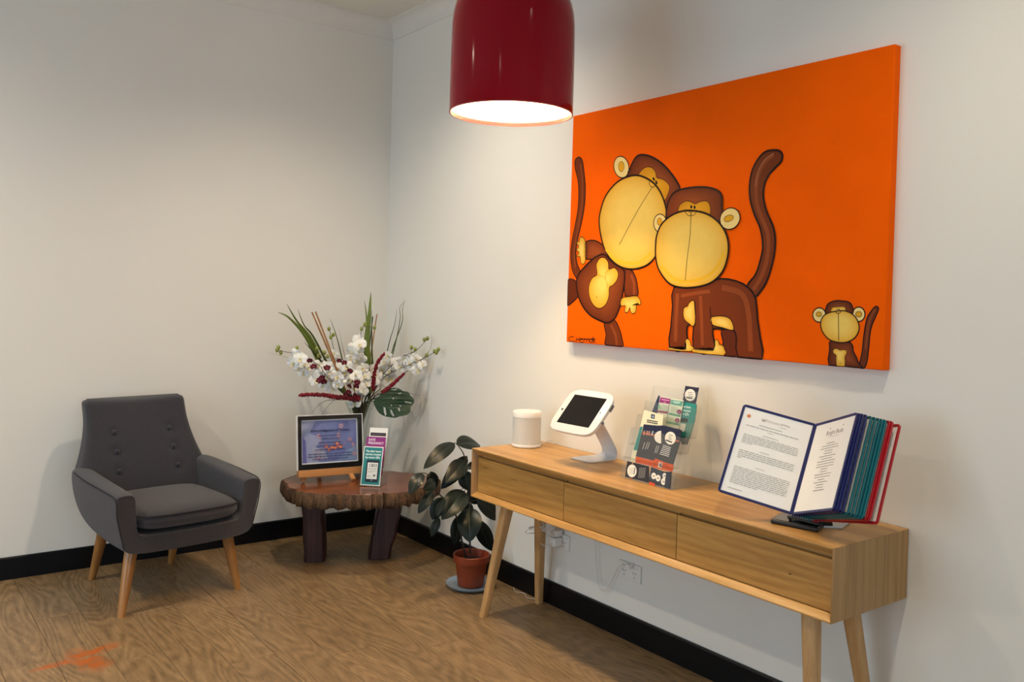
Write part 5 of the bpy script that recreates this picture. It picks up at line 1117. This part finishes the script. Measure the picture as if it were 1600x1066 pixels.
# ------------------------------------------------------------------ power outlets, plugs and cords under the console
def outlet(label, y0, z0, y1, z1):
    o = thing('power_outlet', label, 'power outlet', (0, (y0+y1)/2, z0), 0, 'power outlets under the console')
    B().mm((-.009, y1, z0), (0, y0, z1)).obj('face_plate', M['plate'], o, bevel=.003)
    for k in (.27, .73):
        yc = y0+(y1-y0)*k; zc = z0+(z1-z0)*.42
        b = B()
        for (dy, dz_, an) in ((-.007, .006, .5), (.007, .006, -.5), (0, -.012, 0)):
            b.box((-.0092, yc+dy, zc+dz_), (.001, .0025, .009), Matrix.Rotation(an, 3, 'X'))
        b.obj('socket', M['grey'], o)
        B().box((-.011, yc+(.014 if k < .5 else -.014), z0+(z1-z0)*.8), (.005, .012, .009)).obj('rocker_switch', M['white'], o, bevel=.001)
outlet('double power outlet with a thin cord plugged in, further from the plant', -2.140, .256, -2.272, .330)
outlet('double power outlet behind the bundled cables, nearer the plant', -1.690, .276, -1.812, .348)
def cord(label, pts, r_, name='charging_cable', mt='whitecord', grp=None):
    pts = [Vector(p) for p in pts]; o = B().tube([Vector(p) for p in smooth2([tuple(p) for p in pts], 6, False)], r_, 8).obj(name, M[mt], None, smooth=60, org=pts[0]); tag(o, label, 'cord', grp)
cord('thin white cord looping down below the console into the right outlet', [(-.03, onx(929, 852, -.03).y, .545), onx(931, 868, -.02), onx(934, 900, -.02), onx(938, 921, -.018), onx(948, 922, -.018), onx(957, 905, -.02), onx(967, 886, -.03), onx(978, 882, -.03), onx(982, 884, -.012)], .0017)
pg = thing('plug', 'small white plug in the left socket of the further outlet', 'plug', onx(983, 884, -.012)); B().box(onx(983.5, 884.5, -.022), (.026, .022, .018)).obj('body', M['white'], pg, bevel=.003)
pg = thing('plug', 'white double adaptor plugged into the nearer outlet behind the cables', 'plug', onx(868, 846, -.012))
B().box(onx(868, 846, -.035), (.05, .045, .04)).obj('body', M['white'], pg, bevel=.005); B().box(onx(871, 833, -.03), (.04, .03, .03)).obj('body', M['white'], pg, bevel=.004)
kn = onx(846, 828, -.09)
cb = thing('cable_bundle', 'knotted bundle of white cables tied round the rear left console leg', 'cable bundle', kn)
rr = random.Random(8)
b = B(); loops_ = [[(846, 828), (835, 824), (823, 829), (822, 833), (834, 833), (846, 830)], [(846, 829), (836, 828), (826, 826), (833, 823), (846, 827)], [(846, 828), (858, 823), (866, 825), (858, 829), (847, 830)], [(846, 829), (852, 821), (858, 818), (856, 824), (848, 829)], [(845, 826), (850, 819), (846, 818), (844, 826)]]
for i, lp_ in enumerate(loops_):
    b.tube([Vector(p) for p in smooth2([tuple(onx(u, v, -.085-.006*i+rr.uniform(-.004, .004))) for u, v in lp_], 6, False)], .0024, 6)
b.tube([Vector(p) for p in smooth2([tuple(onx(*q)) for q in ((843, 834, -.10), (843, 845, -.10), (850, 853, -.08), (862, 850, -.06), (866, 848, -.055))], 6, False)], .0024, 6)
b.tube([Vector(p) for p in smooth2([tuple(onx(*q)) for q in ((848, 829, -.09), (858, 834, -.08), (866, 840, -.06))], 6, False)], .0024, 6)
b.obj('cable', M['whitecord'], cb, smooth=60); 
B().tube([onx(845, 824, -.088), onx(846, 833, -.088)], .007, 10).obj('tie', M['grey'], cb, smooth=60)
cord('thin pale cord end lying on floor against skirting behind the plant pot', [(-.02, -1.42, .004), (-.05, -1.47, .004), (-.03, -1.52, .004), (-.055, -1.57, .004), (-.03, -1.62, .004)], .0011, grp=None)
